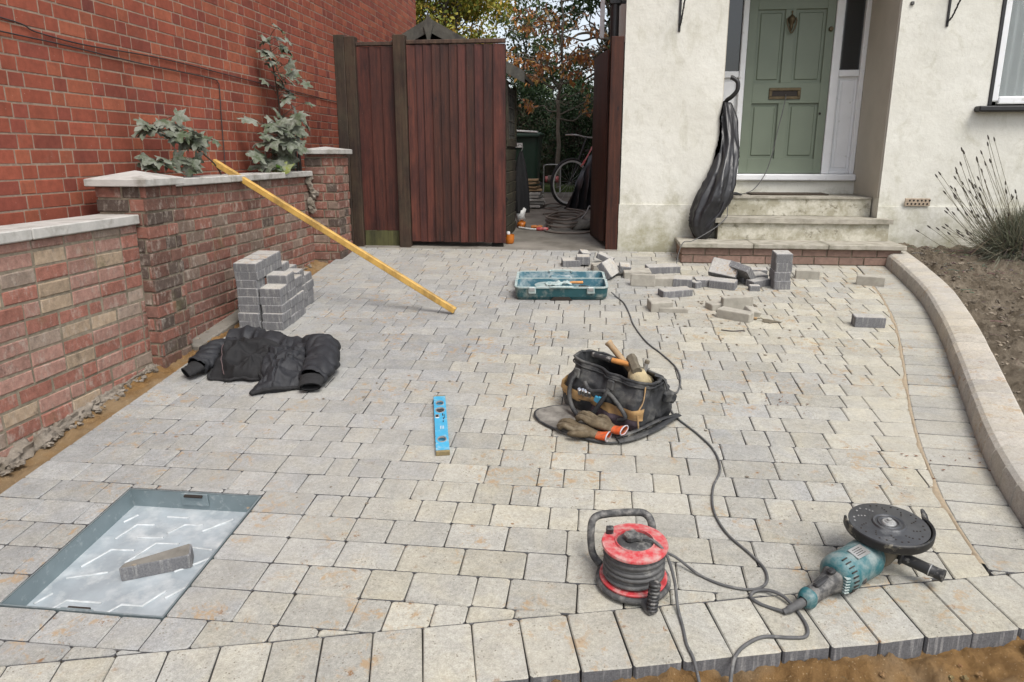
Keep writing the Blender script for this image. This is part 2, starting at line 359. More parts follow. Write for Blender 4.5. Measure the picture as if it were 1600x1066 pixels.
    # tools
    DUST = (.42, .40, .365)
    MT['black_plastic'] = basic('black_plastic', (.022, .022, .023), .5, var=.2, bump=.1, dirt=(DUST, .16, 28))
    MT['rubber_cable'] = basic('rubber_cable', (.082, .082, .082), .7, var=.25, scale=40, bump=.1, dirt=((.22, .215, .20), .18, 24))
    MT['red_plastic'] = basic('red_plastic', (.46, .038, .046), .5, var=.15, bump=.1, dirt=((.46, .33, .30), .42, 26))
    MT['grey_dusty'] = basic('grey_dusty_plastic', (.050, .050, .050), .7, var=.3, bump=.25, dirt=((.26, .25, .23), .34, 26))
    MT['teal'] = basic('teal_plastic', (.016, .105, .120), .5, var=.2, bump=.12, dirt=((.24, .275, .265), .42, 18))
    MT['case_teal'] = basic('case_teal', (.012, .065, .075), .55, var=.2, bump=.1, dirt=((.30, .31, .27), .25, 11))
    MT['case_inside'] = basic('case_inside', (.035, .125, .165), .6, var=.15, bump=.1, dirt=((.50, .52, .50), .30, 9))
    MT['case_rim'] = basic('case_rim', (.34, .40, .385), .7, var=.15, bump=.2, dirt=((.12, .24, .25), .3, 25))
    MT['alu'] = basic('dusty_metal', (.38, .38, .37), .5, .6, var=.2, bump=.1)
    MT['disc'] = basic('blade_steel', (.075, .077, .082), .38, .5, var=.25, scale=14, bump=.06, dirt=((.26, .26, .25), .10, 12))
    MT['guard'] = basic('guard_black', (.018, .018, .018), .5, .2, var=.3, bump=.2, dirt=((.36, .33, .25), .10, 30))
    MT['level_blue'] = basic('level_blue', (.055, .33, .53), .4, var=.1, bump=.05, dirt=((.40, .50, .50), .22, 24))
    MT['level_end'] = basic('level_end', (.22, .17, .08), .7, var=.4, scale=30, bump=.3)
    MT['steel'] = basic('galvanised', (.31, .35, .375), .5, .1, var=.24, scale=7, bump=.15, dirt=((.52, .545, .55), .34, 9))
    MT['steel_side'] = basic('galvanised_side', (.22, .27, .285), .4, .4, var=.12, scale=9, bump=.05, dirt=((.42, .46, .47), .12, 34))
    MT['ridge'] = basic('pale_rib', (.43, .46, .47), .5, var=.35, scale=20, bump=.1)  # floor ribs, paler base tone than the tray floor
    MT['bag_black'] = basic('bag_canvas', (.020, .021, .023), .75, var=.3, scale=12, bump=.35, bscale=90, dirt=((.15, .147, .135), .28, 7))
    MT['bag_tan'] = basic('bag_tan', (.38, .235, .10), .8, var=.25, scale=14, bump=.3, dirt=((.12, .10, .08), .28, 11))
    MT['bag_flap'] = basic('bag_flap', (.13, .12, .105), .85, var=.25, scale=9, bump=.35, dirt=((.30, .285, .25), .35, 7))
    MT['bag_purple'] = basic('bag_purple', (.085, .062, .075), .8, var=.25, bump=.3)
    MT['glove_brown'] = basic('glove_brown', (.105, .078, .045), .9, var=.3, scale=40, bump=.5, dirt=((.20, .17, .12), .25, 20))
    MT['glove_orange'] = basic('glove_orange', (.55, .085, .015), .8, var=.3, scale=30, bump=.3, dirt=((.16, .11, .06), .40, 24))
    MT['glove_cuff'] = basic('glove_cuff', (.42, .38, .40), .85, var=.2, scale=40, bump=.3)
    MT['wood_handle'] = basic('wood_handle', (.33, .22, .115), .7, var=.3, scale=14, bump=.3, dirt=((.16, .13, .09), .3, 16))
    MT['wood_orange'] = basic('wood_orange', (.50, .22, .06), .6, var=.25, scale=14, bump=.2)
    MT['mallet'] = basic('dusty_mallet', (.42, .34, .20), .9, var=.3, scale=18, bump=.4, dirt=((.16, .14, .10), .25, 18))
    MT['iron'] = basic('dusty_iron', (.14, .12, .085), .75, .2, var=.3, scale=22, bump=.3)
    MT['jacket'] = basic('jacket_shell', (.0165, .0175, .021), .68, var=.25, scale=16, bump=.25, bscale=70, dirt=((.045, .046, .05), .22, 9), spec=.4)
    MT['lining'] = basic('jacket_lining', (.0055, .0055, .0065), .8, var=.3, scale=20, bump=.3)
    MT['rib'] = basic('jacket_rib', (.0135, .0135, .0145), .9, var=.3, scale=30, bump=.5, stretch=(1, 1, 1))
    MT['piping'] = basic('piping', (.09, .06, .06), .7, bump=0)
    MT['tarp'] = basic('black_cover', (.020, .020, .022), .38, var=.25, scale=9, bump=.15, bscale=20, bdist=.008)
    MT['orange'] = basic('orange_plastic', (.45, .135, .015), .4, bump=0, var=.1)
    MT['white_plastic'] = basic('white_plastic', (.62, .62, .60), .45, bump=.1, var=.1)
    MT['bin_green'] = basic('bin_green', (.013, .036, .022), .45, bump=.05, var=.15)
    MT['hose'] = basic('hose', (.145, .115, .095), .6, var=.25, bump=.1)
    MT['bark'] = basic('bark', (.075, .062, .046), .95, var=.4, scale=18, bump=.8, stretch=(3, 3, .8))
    MT['bark_pale'] = basic('bark_pale', (.14, .125, .10), .9, var=.35, scale=18, bump=.6, stretch=(3, 3, .8))
    MT['tyre'] = basic('tyre', (.02, .02, .02), .8, bump=.2)
    MT['stone'] = basic('broken_stone', (.36, .32, .26), .95, var=.3, scale=12, bump=.8)
    MT['cable_black'] = basic('cable_black', (.03, .022, .022), .6, bump=0)
    # leaves: thin, letting some light through
    def leaf(name, rough=.55, trans=.25, dust=None):
        t = NT(name); p = t.pos(); c = t.mix(1.0, t.attr().outputs['Color'], t.ramp(t.noise(p, 30, 3), [(.3, .8), (.7, 1.2)]), 'MULTIPLY')
        if dust: c = t.mix(t.ramp(t.noise(t.pos((1, 1, 1), True), 9, 5, .7), [(.40, .05), (.62, .92)]), c, dust)
        b = t.set(Base_Color=c, Roughness=rough, Specular_IOR_Level=.35)
        tr = t.n.new('ShaderNodeBsdfTranslucent'); t.l.new(c, tr.inputs[0]); mx = t.n.new('ShaderNodeMixShader'); mx.inputs[0].default_value = trans
        t.l.new(t.b.outputs[0], mx.inputs[1]); t.l.new(tr.outputs[0], mx.inputs[2]); t.l.new(mx.outputs[0], t.n['Material Output'].inputs[0]); MT[name] = b
    leaf('leaf'); leaf('leaf_dusty', .75, .12, (.24, .25, .215))
make_materials()

# ================================================================== SETTING
def rt(): return random.random()
def clip(poly, a, b, c):                               # keep a*x + b*y >= c
    out = []; n = len(poly)
    for i in range(n):
        p, q = poly[i], poly[(i + 1) % n]; dp, dq = a * p[0] + b * p[1] - c, a * q[0] + b * q[1] - c
        if dp >= 0: out.append(p)
        if (dp >= 0) != (dq >= 0): k = dp / (dp - dq); out.append((p[0] + (q[0] - p[0]) * k, p[1] + (q[1] - p[1]) * k))
    ded = []
    for p in out:
        if not ded or math.dist(p, ded[-1]) > .004: ded.append(p)
    if len(ded) > 1 and math.dist(ded[0], ded[-1]) < .004: ded.pop()
    return ded if len(ded) >= 3 else []
def area(p): return abs(sum(p[i][0] * p[(i + 1) % len(p)][1] - p[(i + 1) % len(p)][0] * p[i][1] for i in range(len(p)))) / 2
def interp(y, T): return float(np.interp(y, [a for a, _ in T], [b for _, b in T]))
def smooth_table(T):
    P = cr([(y, x, 0) for x, y in T], 10); return [(p.x, p.y) for p in P]
XIN = smooth_table([(1.45, 2.3), (1.45, 2.62), (1.46, 2.9), (1.50, 3.2), (1.60, 3.69), (1.74, 4.2), (1.93, 4.82), (2.12, 5.5), (2.24, 6.10), (2.30, 6.55), (2.35, 7.0), (2.37, 7.25), (2.38, 7.8)])
XKF = smooth_table([(1.70, 2.2), (1.70, 2.6), (1.72, 2.92), (1.77, 3.25), (1.85, 3.6), (1.97, 4.02), (2.15, 4.64), (2.32, 5.25), (2.50, 6.04), (2.58, 6.7), (2.62, 7.22), (2.64, 7.8)])
FD = Vector((.9726, .2326)); FN = Vector((-.2326, .9726)); FA = Vector((-1.67, 1.85)); FC = FN.dot(FA)
HOLE = (-2.085, -1.455, 2.065, 2.85)

# ground sheet out to the horizon
mb = MB()
ys = [-200, -40, -6, 0, 1.9, 4, 7.75, 10, 12.8, 20, 60, 250]
def terr(y): return -.16 if y < 1.9 else (gz(y) - .16 if y < 7.75 else (pathz(min(y, 12.8)) - .12))
xs = [-250, -60, -15, -4, 0, 4, 15, 60, 250]
for i in range(len(ys) - 1):
    for j in range(len(xs) - 1):
        a, b = ys[i], ys[i + 1]; mb.add([(xs[j], a, terr(a)), (xs[j + 1], a, terr(a)), (xs[j + 1], b, terr(b)), (xs[j], b, terr(b))], [(0, 1, 2, 3)])
tag(mb.build('ground', MT['terrain'], center=False), 'bare earth ground around and below the driveway', kind='structure')

# ---- the block paving: field, border courses
def paver_tint(x, y, buff=None):
    t = .50 + .20 * x + .05 * (3.5 - y) + .8 * fbm(x * .45 + 3, y * .45, 1.7, 2) + U(-.22, .22)
    if buff is not None: t = buff + U(-.2, .2)
    t = max(0, min(1, t)); g = U(.88, 1.08)
    return (lerp(.300, .402, t) * g, lerp(.302, .384, t) * g, lerp(.296, .322, t) * g, rt())
pieces = []                                            # (name, polygon, tint)
PITCH, YL = .1615, 2.24
for k in range(-6, 34):
    y0 = YL + PITCH * k; y1 = y0 + PITCH - .0058
    if y0 > 7.60: break
    y1 = min(y1, 7.63)
    xr = max(interp(y0, XIN), interp(y1, XIN)) + .02
    segs = [(-2.64, xr, y0, y1)]
    if y1 > HOLE[2] and y0 < HOLE[3]:
        segs = [(-2.64, HOLE[0], y0, y1), (HOLE[1], xr, y0, y1)]
        if y0 < HOLE[2]: segs.append((HOLE[0], HOLE[1], y0, HOLE[2] - .004))
        if y1 > HOLE[3]: segs.append((HOLE[0], HOLE[1], HOLE[3] + .004, y1))
    for (xa, xb, ya, yb) in segs:
        if yb - ya < .018: continue
        x = xa; first = True
        while x < xb - .01:
            L = random.choice((.12, .16, .16, .24, .24)) + U(-.004, .004)
            if first and xa < -2.6: L = random.choice((.24, .24, .2, .16))
            first = False
            if xb - (x + L) < .055: L = xb - x
            poly = [(x + .0018, ya), (x + L - .0018, ya), (x + L - .0018, yb), (x + .0018, yb)]
            poly = clip(poly, FN.x, FN.y, FC + .004)
            if poly:
                a0, a1 = interp(y0, XIN), interp(y1, XIN); dx, dy = a1 - a0, y1 - y0
                poly = clip(poly, -dy, dx, -dy * (a0 - .006) + dx * y0)
            if poly and area(poly) > .0005:
                cx = sum(p[0] for p in poly) / len(poly); cy = sum(p[1] for p in poly) / len(poly)
                b = None
                if cx > interp(cy, XIN) - .14: b = 1.0
                pieces.append(['paving_block', poly, paver_tint(cx, cy, b), 0.0])
            x += L
W = .163
s = -1.30                                              # border along the front edge, soldiers
while True:
    p = FA + FD * s; q = FA + FD * (s + W - .004)
    if p.x > 1.72: break
    o = U(-.004, .004); poly = [tuple(p - FN * .262), tuple(q - FN * (.262 + o)), tuple(q - FN * .003), tuple(p - FN * .003)]
    poly = clip(poly, 1, 0, -2.66); poly = poly and clip(poly, -1, 0, -1.70)
    if poly: pieces.append(['edging_block', poly, paver_tint(p.x, p.y, .62), .002])
    s += W
y = 2.3
def fl(x): return (FC - FN.x * x) / FN.y               # front inner line
while y < 7.5:
    L = .158 + U(-.006, .01); ya, yb = y + .0048, y + L - .0048
    poly = [(interp(ya, XIN) + .004, ya), (interp(ya, XKF) - .004, ya - .02), (interp(yb, XKF) - .004, yb - .02), (interp(yb, XIN) + .004, yb)]
    poly = clip(poly, FN.x, FN.y, FC + .005); poly = poly and clip(poly, 0, -1, -7.22 if poly[0][0] > .7 else -7.6)
    if poly and area(poly) > .00015: pieces.append(['edging_block', poly, paver_tint(2, y, .48), .001])
    y += L
PAV = struct('paving'); PAV['label'] = 'pale grey and buff concrete block paving of the sloping driveway'
sized = []
for i, (nm, poly, tint, up) in enumerate(pieces):
    cx = sum(p[0] for p in poly) / len(poly); cy = sum(p[1] for p in poly) / len(poly)
    sized.append((seen_size((cx, cy, gz(cy)), area(poly) * (1.55 - gz(cy) + .1 * cy) / cy if cy > .1 else 0), i))
PM = [MT['paver'], MT['paver_side']]
for nm, kind in (('paving_block', 'far'), ('edging_block', 'far')):
    mine = sorted([z for z in sized if pieces[z[1]][0] == nm], reverse=True); restm = MB()
    for rank, (sz, i) in enumerate(mine):
        _, poly, tint, up = pieces[i]; a = area(poly)
        arg = dict(ch=.0042, cc=.0065, tint=tint, jit=.0015, tilt=.0006)
        if rank < 300 and sz > 0: MB().block(poly, up, .06 if nm == 'paving_block' else .075, **arg).build(nm, PM, PAV, center=True, fix=False)
        else: restm.block(poly, up, .06 if nm == 'paving_block' else .075, **arg)
    if restm.v: tag(restm.build(nm + 's_beyond', PM, PAV, center=True, fix=False), kind='stuff')
mb = MB()                                              # sand and grit bed seen in the joints
for ya, yb in [(1.2, 1.6), (1.6, 2.0), (2.0, HOLE[2]), (HOLE[2], HOLE[3])] + [(HOLE[3] + i * .24, min(HOLE[3] + (i + 1) * .24, 7.6)) for i in range(20)]:
    for xa, xb in [(-2.63, HOLE[0]), (HOLE[0], HOLE[1]), (HOLE[1], None)]:
        if ya >= HOLE[2] - .001 and yb <= HOLE[3] + .001 and xa == HOLE[0]: continue
        b0, b1 = (xb, xb) if xb else (interp(ya, XKF) + .02, interp(yb, XKF) + .02)
        poly = clip([(xa, ya), (b0, ya), (b1, yb), (xa, yb)], FN.x, FN.y, FC - .24)
        if poly: mb.add([(p[0], p[1], gz(p[1]) - .0115) for p in poly], [tuple(range(len(poly)))])
mb.build('jointing_bed', MT['bed'], PAV, center=True)
# slumped jointing sand against the curved border
mb = MB()
def sandline(u, v):
    y = lerp(2.66, 6.9, u); w = (.010 + .030 * max(0, fbm(y * 4, 2.0) + .15)) * (1 if u < .98 else .3)
    x = interp(y, XIN) + lerp(-w * 1.2, .008, v); return (x, y, gz(y) + .0035 - .0095 * abs(v - .55) ** 1.2 * 2)
mb.grid(sandline, 160, 4); MT['dust'] = basic('jointing_dust', (.30, .24, .165), .95, var=.2, scale=40, bump=.4)
tag(mb.build('jointing_sand', MT['dust'], PAV, center=True, smooth=180), kind='stuff')

# ---- raised kerb
KERB = struct('kerb'); KERB['label'] = 'curved raised kerb of buff concrete units along the flower bed'
prof = [(0, -.1), (.0, .0), (.006, .078), (.014, .099), (.032, .114), (.058, .121), (.190, .124), (.199, .119), (.202, .10), (.205, -.1)]
y = 2.12
while y < 7.25:
    L = U(.15, .165); ya, yb = y + .0022, min(y + L - .0022, 7.36); vs = []; g = U(.9, 1.08); dz = U(-.0015, .0015)
    for yy, ins in ((ya, .004), (ya + .003, 0), (yb - .003, 0), (yb, .004)):
        xk = interp(yy, XKF); tx = (interp(yy + .05, XKF) - interp(yy - .05, XKF)) / .1
        nx, ny = 1 / math.hypot(1, tx), -tx / math.hypot(1, tx)
        for (a, b) in prof:
            aa = a + (ins if a < .1 else -ins); vs.append((xk + nx * aa, yy + ny * aa, gz(yy) + b - (ins if b > 0 else 0) + dz))
    n = len(prof); fs = [(i * n + j, i * n + j + 1, (i + 1) * n + j + 1, (i + 1) * n + j) for i in range(3) for j in range(n - 1)] + [tuple(range(n)), tuple(range(3 * n, 4 * n))[::-1]]
    t = .75 + .35 * fbm(y * .9, 5.0); tc = (lerp(.36, .455, t) * g, lerp(.365, .415, t) * g, lerp(.375, .35, t) * g, rt())
    MB().add(vs, fs, 0, tc).build('kerb_block', [MT['paver']], KERB, center=True, smooth=24); y += L

# ---- loose ground: flower bed, excavated sand at the front, sand strip by the wall
mb = MB()
def bed(u, v):
    y = lerp(1.0, 7.72, v); x0 = interp(y, XKF) + .20; x = lerp(x0, 8.0, u ** 2.0)
    h = .055 * fbm(x * 1.6, y * 1.6) + .036 * fbm(x * 6, y * 6, 3) + .020 * fbm(x * 17, y * 17, 5) + .008 * fbm(x * 45, y * 45, 7, 2)
    h *= min(1, (x - x0) / .08 + .25)
    return (x, y, gz(y) + .085 + h + .02 * min(1, (x - x0)))
mb.grid(bed, 220, 380); tag(mb.build('flower_bed_soil', MT['soil'], smooth=180), 'bare grey brown soil of the flower bed beside the kerb', kind='structure')
mb = MB()
def front_sand(u, v):
    x = lerp(-3.3, 3.3, u); ye = fl(x) - .1 if -2.7 < x < 1.9 else fl(max(min(x, 1.9), -2.7)) - .1
    y = lerp(-4, ye, v ** .45); k = max(0, 1 - (ye - y) / .9)
    h = .028 * fbm(x * 2.2, y * 2.2, 8) + .034 * fbm(x * 7, y * 7, 2) + .020 * fbm(x * 19, y * 19, 4) + .010 * fbm(x * 55, y * 55, 6, 3)
    return (x, y, gz(y) * k + (1 - k) * gz(ye) - .058 + h + .018 * math.exp(-((x - .32) / .2) ** 2))
mb.grid(front_sand, 520, 170); tag(mb.build('excavated_sand', MT['sand'], smooth=180), 'damp brown sand and soil dug out in front of the paving edge', kind='structure')
mb = MB()
def strip(u, v):
    y = lerp(.8, 7.5, u); x = lerp(-2.90, -2.615, v); e = 1 - abs(v * 2 - .9)
    wet = .035 * math.exp(-((v - .05) / .3) ** 2)
    return (x, y, gz(y) - .034 + wet + .026 * fbm(x * 6, y * 5, 3) + .018 * fbm(x * 22, y * 22, 7) + .006 * fbm(x * 60, y * 60, 9))
mb.grid(strip, 420, 16); tag(mb.build('sand_strip', MT['sand'], smooth=180), 'narrow strip of golden sand between garden wall and paving', kind='structure')
ICO = None
def ico():
    global ICO
    if ICO is None:
        bm = bmesh.new(); bmesh.ops.create_icosphere(bm, subdivisions=2, radius=1); bm.verts.ensure_lookup_table()
        ICO = ([v.co.copy() for v in bm.verts], [tuple(v.index for v in f.verts) for f in bm.faces]); bm.free()
    return ICO
def lump(mb, c, r, seed=None, tint=None, rough=.35, fr=1.7):
    vs, fs = ico(); sd = U(0, 90) if seed is None else seed; c = Vector(c)
    a = U(0, 6.28); rot = Matrix.Rotation(a, 3, 'Z')
    mb.add([c + rot @ Vector((v.x * r[0], v.y * r[1], v.z * r[2])) * (1 + rough * fbm(v.x * fr + sd, v.y * fr, v.z * fr + sd)) for v in vs], fs, 0, tint)
mb = MB()                                              # ragged ridge of dropped mortar along the foot of the wall
def ridge(u, v):
    y = lerp(.9, 4.27, u); e = max(0, .55 + .9 * fbm(y * 1.7, 4.4)); a = lerp(-.2, math.pi * .75, v); rr = (.018 + .04 * e) * (1 + .45 * fbm(y * 14, v * 4, 2) + .3 * fbm(y * 40, v * 9, 7))
    return (-2.845 + rr * math.sin(a) * .95, y, gz(y) - .012 + rr * math.cos(a) * .9 + .012 * fbm(y * 9, 1))
mb.grid(ridge, 420, 10)
for i in range(260):
    y = U(1.2, 4.25) if i < 190 else U(4.7, 6.9); x = -2.83 + U(-.01, .07) * (1 if y < 4.2 else .5); r = U(.004, .018)
    lump(mb, (x, y, gz(y) - .018 + U(0, .012)), (r, r * U(.9, 1.6), r * U(.5, .9)), rough=1.2, fr=2.9)
tag(mb.build('mortar_droppings', MT['lump'], smooth=50), 'grey ragged mortar droppings along the foot of the wall', kind='stuff')
mb = MB()
for i in range(1500):                                  # clods and small stones on the bed
    y = U(2.4, 7.5); x = interp(y, XKF) + .24 + abs(random.gauss(0, .55)); r = random.choice((.003, .004, .006, .006, .009, .013)) * U(.7, 1.3); g = U(.5, 1.25)
    x0 = interp(y, XKF) + .2
    u = ((x - x0) / (8 - x0)) ** .5; p = bed(u, (y - 1) / 6.72)
    lump(mb, (p[0], p[1], p[2] + r * .3), (r, r * U(.8, 1.5), r * U(.5, .9)), tint=(.215 * g, .18 * g, .135 * g, rt()), rough=1.1, fr=2.4)
tag(mb.build('soil_clods', MT['clod']), 'small clods and stones scattered over the flower bed soil', kind='stuff')
mb = MB()
for i in range(240):                                   # dead stalks and litter on the bed
    y = U(3.0, 7.5) if i < 110 else U(6.6, 7.6); x = interp(y, XKF) + .3 + abs(random.gauss(0, .7)); x0 = interp(y, XKF) + .2; p = Vector(bed(((x - x0) / (8 - x0)) ** .5, (y - 1) / 6.72)); a = U(0, 6.28); L = U(.02, .12); d = Vector((math.cos(a), math.sin(a), U(-.05, .15))) * L
    mb.tube([p + Vector((0, 0, .006)), p + d * .5 + Vector((U(-.01, .01), U(-.01, .01), .012)), p + d + Vector((0, 0, .006))], U(.0012, .003), 4, tint=(.20 * U(.4, 1.2), .165 * U(.4, 1.2), .11, rt()))
tag(mb.build('bed_litter', MT['clod'], fix=False), 'dead stalks and twigs littering the flower bed soil', kind='stuff')
mb = MB()
for i in range(160):
    s_ = U(-.3, 3.6); p = FA + FD * s_ - FN * (U(.28, .62)); r = U(.003, .010)
    lump(mb, (p.x, p.y, gz(p.y) - .05 + r * .2), (r, r * 1.2, r * .8), tint=(.20 * U(.8, 1.2), .125, .055, rt()), rough=1.0, fr=2.4)
tag(mb.build('sand_crumbs', MT['clod']), 'crumbs of damp sand below the paving edge', kind='stuff')
for (x, y, r, lb) in ((1.53, 2.29, .045, 'pale broken stone lying on the sand at the right end of the edge'), (1.43, 2.265, .02, 'small grey stone chip beside the larger broken stone')):
    mb = MB(); lump(mb, (x, y, gz(y) - .02), (r * 1.3, r, r * .75), 4.2, rough=.7, fr=1.2); tag(mb.build('stone', MT['stone'], smooth=30), lb, 'stone')

# ================================================================== BRICKWORK
def wall_face(o, ux, un, length, z0, z1, pitch, joint, st, hd, bond):
    """list of (corner, L, H, header?)"""
    out = []; o = Vector(o); ux = Vector(ux); k = 0; z = z0
    while z < z1 - .02:
        H = min(pitch - joint, z1 - z); x = 0.0; i = k % 2
        if bond == 'flemish': x = -(st + joint) * .75 if k % 2 else -.02
        elif bond == 'stretcher': x = -(st + joint) * (.5 if k % 2 else 0) - .03
        while x < length - .01:
            L = (st if (i % 2 == 0) else hd) if bond == 'flemish' else st
            if bond == 'stretcher' and rt() < .06: L = hd
            a, b = max(x, 0), min(x + L, length)
            if b - a > .02: out.append((o + ux * a + Vector((0, 0, z - o.z)), b - a, H, L == hd))
            x += L + joint; i += 1
        z += pitch; k += 1
    return out
def red_tint(hd):
    r = rt(); c = (.262, .071, .042)
    if r < .22: c = (.300, .091, .050)
    elif r < (.52 if hd else .38): c = (.215, .057, .038)
    elif r < (.58 if hd else .39): c = (.160, .045, .034)
    g = U(.88, 1.12); return (c[0] * g, c[1] * g, c[2] * g, rt())
HOUSE = thing('brick_house', 'neighbouring house with a long wall of red brick in light mortar', 'house', (-3.2, 6.8, 0))
def under(o, root):                                    # child keeps its world place
    o.parent = root; o.matrix_parent_inverse = Matrix.Translation(-Vector(root.location)); return o
mb = MB(); mb.box((-5.7, 6.8, 2.9), (4.9955, 12.5, 6.8)); under(mb.build('mortar', MT['mortar_light'], center=True), HOUSE)
fb = wall_face((-3.2, .55, -.4), (0, 1, 0), (1, 0, 0), 12.5, -.4, 6.3, .0825, .0095, .219, .106, 'flemish')
def vis(b): return b[0].z > 1.15 and b[0].y > 3.6
sz = sorted([(seen_size(b[0], b[1] * b[2] * (3.2 / max(b[0].y, .5))) if vis(b) else 0, i) for i, b in enumerate(fb)], reverse=True)
restm = MB()
for rank, (s_, i) in enumerate(sz):
    o, L, H, hd = fb[i]; j = U(-.0015, .0015)
    m = MB() if (rank < 300 and s_ > 0) else restm
    m.brick(o + Vector((0, 0, j)), (0, 1, 0), (0, 0, 1), (1, 0, 0), L, H, .012, .0022, red_tint(hd), .0010)
    if m is not restm: under(m.build('brick', MT['red_brick'], center=True, fix=False), HOUSE)
tag(under(restm.build('bricks_beyond', MT['red_brick'], center=True, fix=False), HOUSE), kind='stuff')
# bricks of the end wall, seen only from the garden, and a coping along the wall head
mb = MB(); mb.box((-5.7, 6.8, 6.35), (5.2, 12.7, .1)); under(mb.build('wall_head', MT['coping'], center=True), HOUSE)

def old_tint(x, y, z, dark=0.0):
    r = rt(); c = (.215, .098, .074)
    if y < 4.2:
        c = (.275, .122, .092)
        if r < .34: c = (.31, .180, .145)
        elif r < .54: c = (.36, .275, .195)
        elif r < .64: c = (.29, .225, .18)
    elif r < .3: c = (.185, .098, .078)
    elif r < .45: c = (.20, .145, .115)
    if dark and rt() < dark: c = (.095, .070, .058) if rt() < .6 else (.140, .075, .058)
    g = U(.85, 1.15); return (c[0] * g, c[1] * g, c[2] * g, rt())
def brick_wall(root, faces, dark=0.0):
    for (o, ux, un, L, z0, z1, bond) in faces:
        for (c, l, h, hd) in wall_face(o, ux, un, L, z0, z1, .0830, .012, .222, .105, bond):
            MB().brick(c, ux, (0, 0, 1), un, l, h, .016, .0045, old_tint(c.x, c.y, c.z, dark), .0032).build('brick', MT['old_brick'], root, center=True, fix=False).location -= Vector(root.location)
def lbuild(mb, name, m, root, **k):
    o = mb.build(name, m, root, center=True, **k); o.location -= Vector(root.location); return o
GW = thing('garden_wall', 'low patchy red and buff brick garden wall in the left foreground', 'wall', (-2.94, 2.5, -.2))
lbuild(MB().box((-2.945, 2.5, .46), (.203, 3.54, 1.34)), 'mortar', MT['mortar_dark'], GW)
brick_wall(GW, [((-2.84, .74, -.16), (0, 1, 0), (1, 0, 0), 3.52, -.16, 1.13, 'stretcher')], 0)
for a, b in ((.7, 1.55), (1.555, 2.44), (2.445, 3.38), (3.385, 4.262)): 
    m = MB().box((-2.945, (a + b) / 2, 1.163), (.27, b - a, .058), .006); lbuild(m, 'coping_slab', MT['coping'], GW)
P1 = thing('brick_pier', 'dark brick pier with a flat pyramid cap between the two garden walls', 'pier', (-2.92, 4.44, 0))
lbuild(MB().box((-2.922, 4.438, .62), (.308, .328, 1.48)), 'mortar', MT['mortar_dark'], P1)
brick_wall(P1, [((-2.76, 4.265, -.12), (0, 1, 0), (1, 0, 0), .345, -.12, 1.355, 'flemish'), ((-3.085, 4.265, -.12), (1, 0, 0), (0, -1, 0), .325, -.12, 1.355, 'flemish')], .6)
def cap(root, x0, x1, y0, y1, z, rise=.062):
    m = MB(); t = .042; cx, cy = (x0 + x1) / 2, (y0 + y1) / 2; e = .006
    vs = [(x0 + e, y0 + e, z), (x1 - e, y0 + e, z), (x1 - e, y1 - e, z), (x0 + e, y1 - e, z), (x0, y0, z + .005), (x1, y0, z + .005), (x1, y1, z + .005), (x0, y1, z + .005), (x0, y0, z + t), (x1, y0, z + t), (x1, y1, z + t), (x0, y1, z + t), (x0 + e, y0 + e, z + t + .004), (x1 - e, y0 + e, z + t + .004), (x1 - e, y1 - e, z + t + .004), (x0 + e, y1 - e, z + t + .004), (cx, cy, z + t + rise)]
    fs = [(0, 1, 2, 3)] + [(a * 4 + i, a * 4 + (i + 1) % 4, (a + 1) * 4 + (i + 1) % 4, (a + 1) * 4 + i) for a in range(3) for i in range(4)] + [(12 + i, 12 + (i + 1) % 4, 16) for i in range(4)]
    lbuild(m.add(vs, fs), 'pier_cap', MT['coping'], root)
cap(P1, -3.12, -2.722, 4.225, 4.65, 1.358, .05)
GW2 = thing('garden_wall', 'taller dull red brick garden wall with stone coping behind the block stack', 'wall', (-2.94, 5.85, 0))
lbuild(MB().box((-2.945, 5.855, .62), (.198, 2.49, 1.44)), 'mortar', MT['mortar_dark'], GW2)
brick_wall(GW2, [((-2.84, 4.615, -.05), (0, 1, 0), (1, 0, 0), 2.48, -.05, 1.335, 'stretcher')], .03)
for a, b in ((4.655, 5.45), (5.455, 6.3), (6.305, 7.06)): lbuild(MB().box((-2.945, (a + b) / 2, 1.366), (.29, b - a, .05), .006), 'coping_slab', MT['coping'], GW2)
m = MB()
for i in range(9): lump(m, (-2.83 + U(-.01, .03), 7.03 + U(-.05, .04), 1.02 + i * .04), (U(.03, .05), U(.03, .05), U(.03, .045)), rough=.8)
lbuild(m, 'broken_mortar', MT['lump'], GW2, smooth=50)
lbuild(MB().box((-2.79, 5.1, gz(5.1) - .03), (.13, .95, .06), .01, Matrix.Rotation(ALPHA, 3, 'X')), 'footing', MT['concrete'], GW2)
P2 = thing('brick_pier', 'brick pier with stone cap standing beside the wide gate post', 'pier', (-2.73, 7.27, .4))
lbuild(MB().box((-2.732, 7.272, .95), (.308, .328, 1.2)), 'mortar', MT['mortar_dark'], P2)
brick_wall(P2, [((-2.57, 7.1, .36), (0, 1, 0), (1, 0, 0), .345, .36, 1.545, 'flemish'), ((-2.895, 7.1, .36), (1, 0, 0), (0, -1, 0), .325, .36, 1.545, 'flemish')], .2)
cap(P2, -2.93, -2.535, 7.06, 7.48, 1.548, .03)

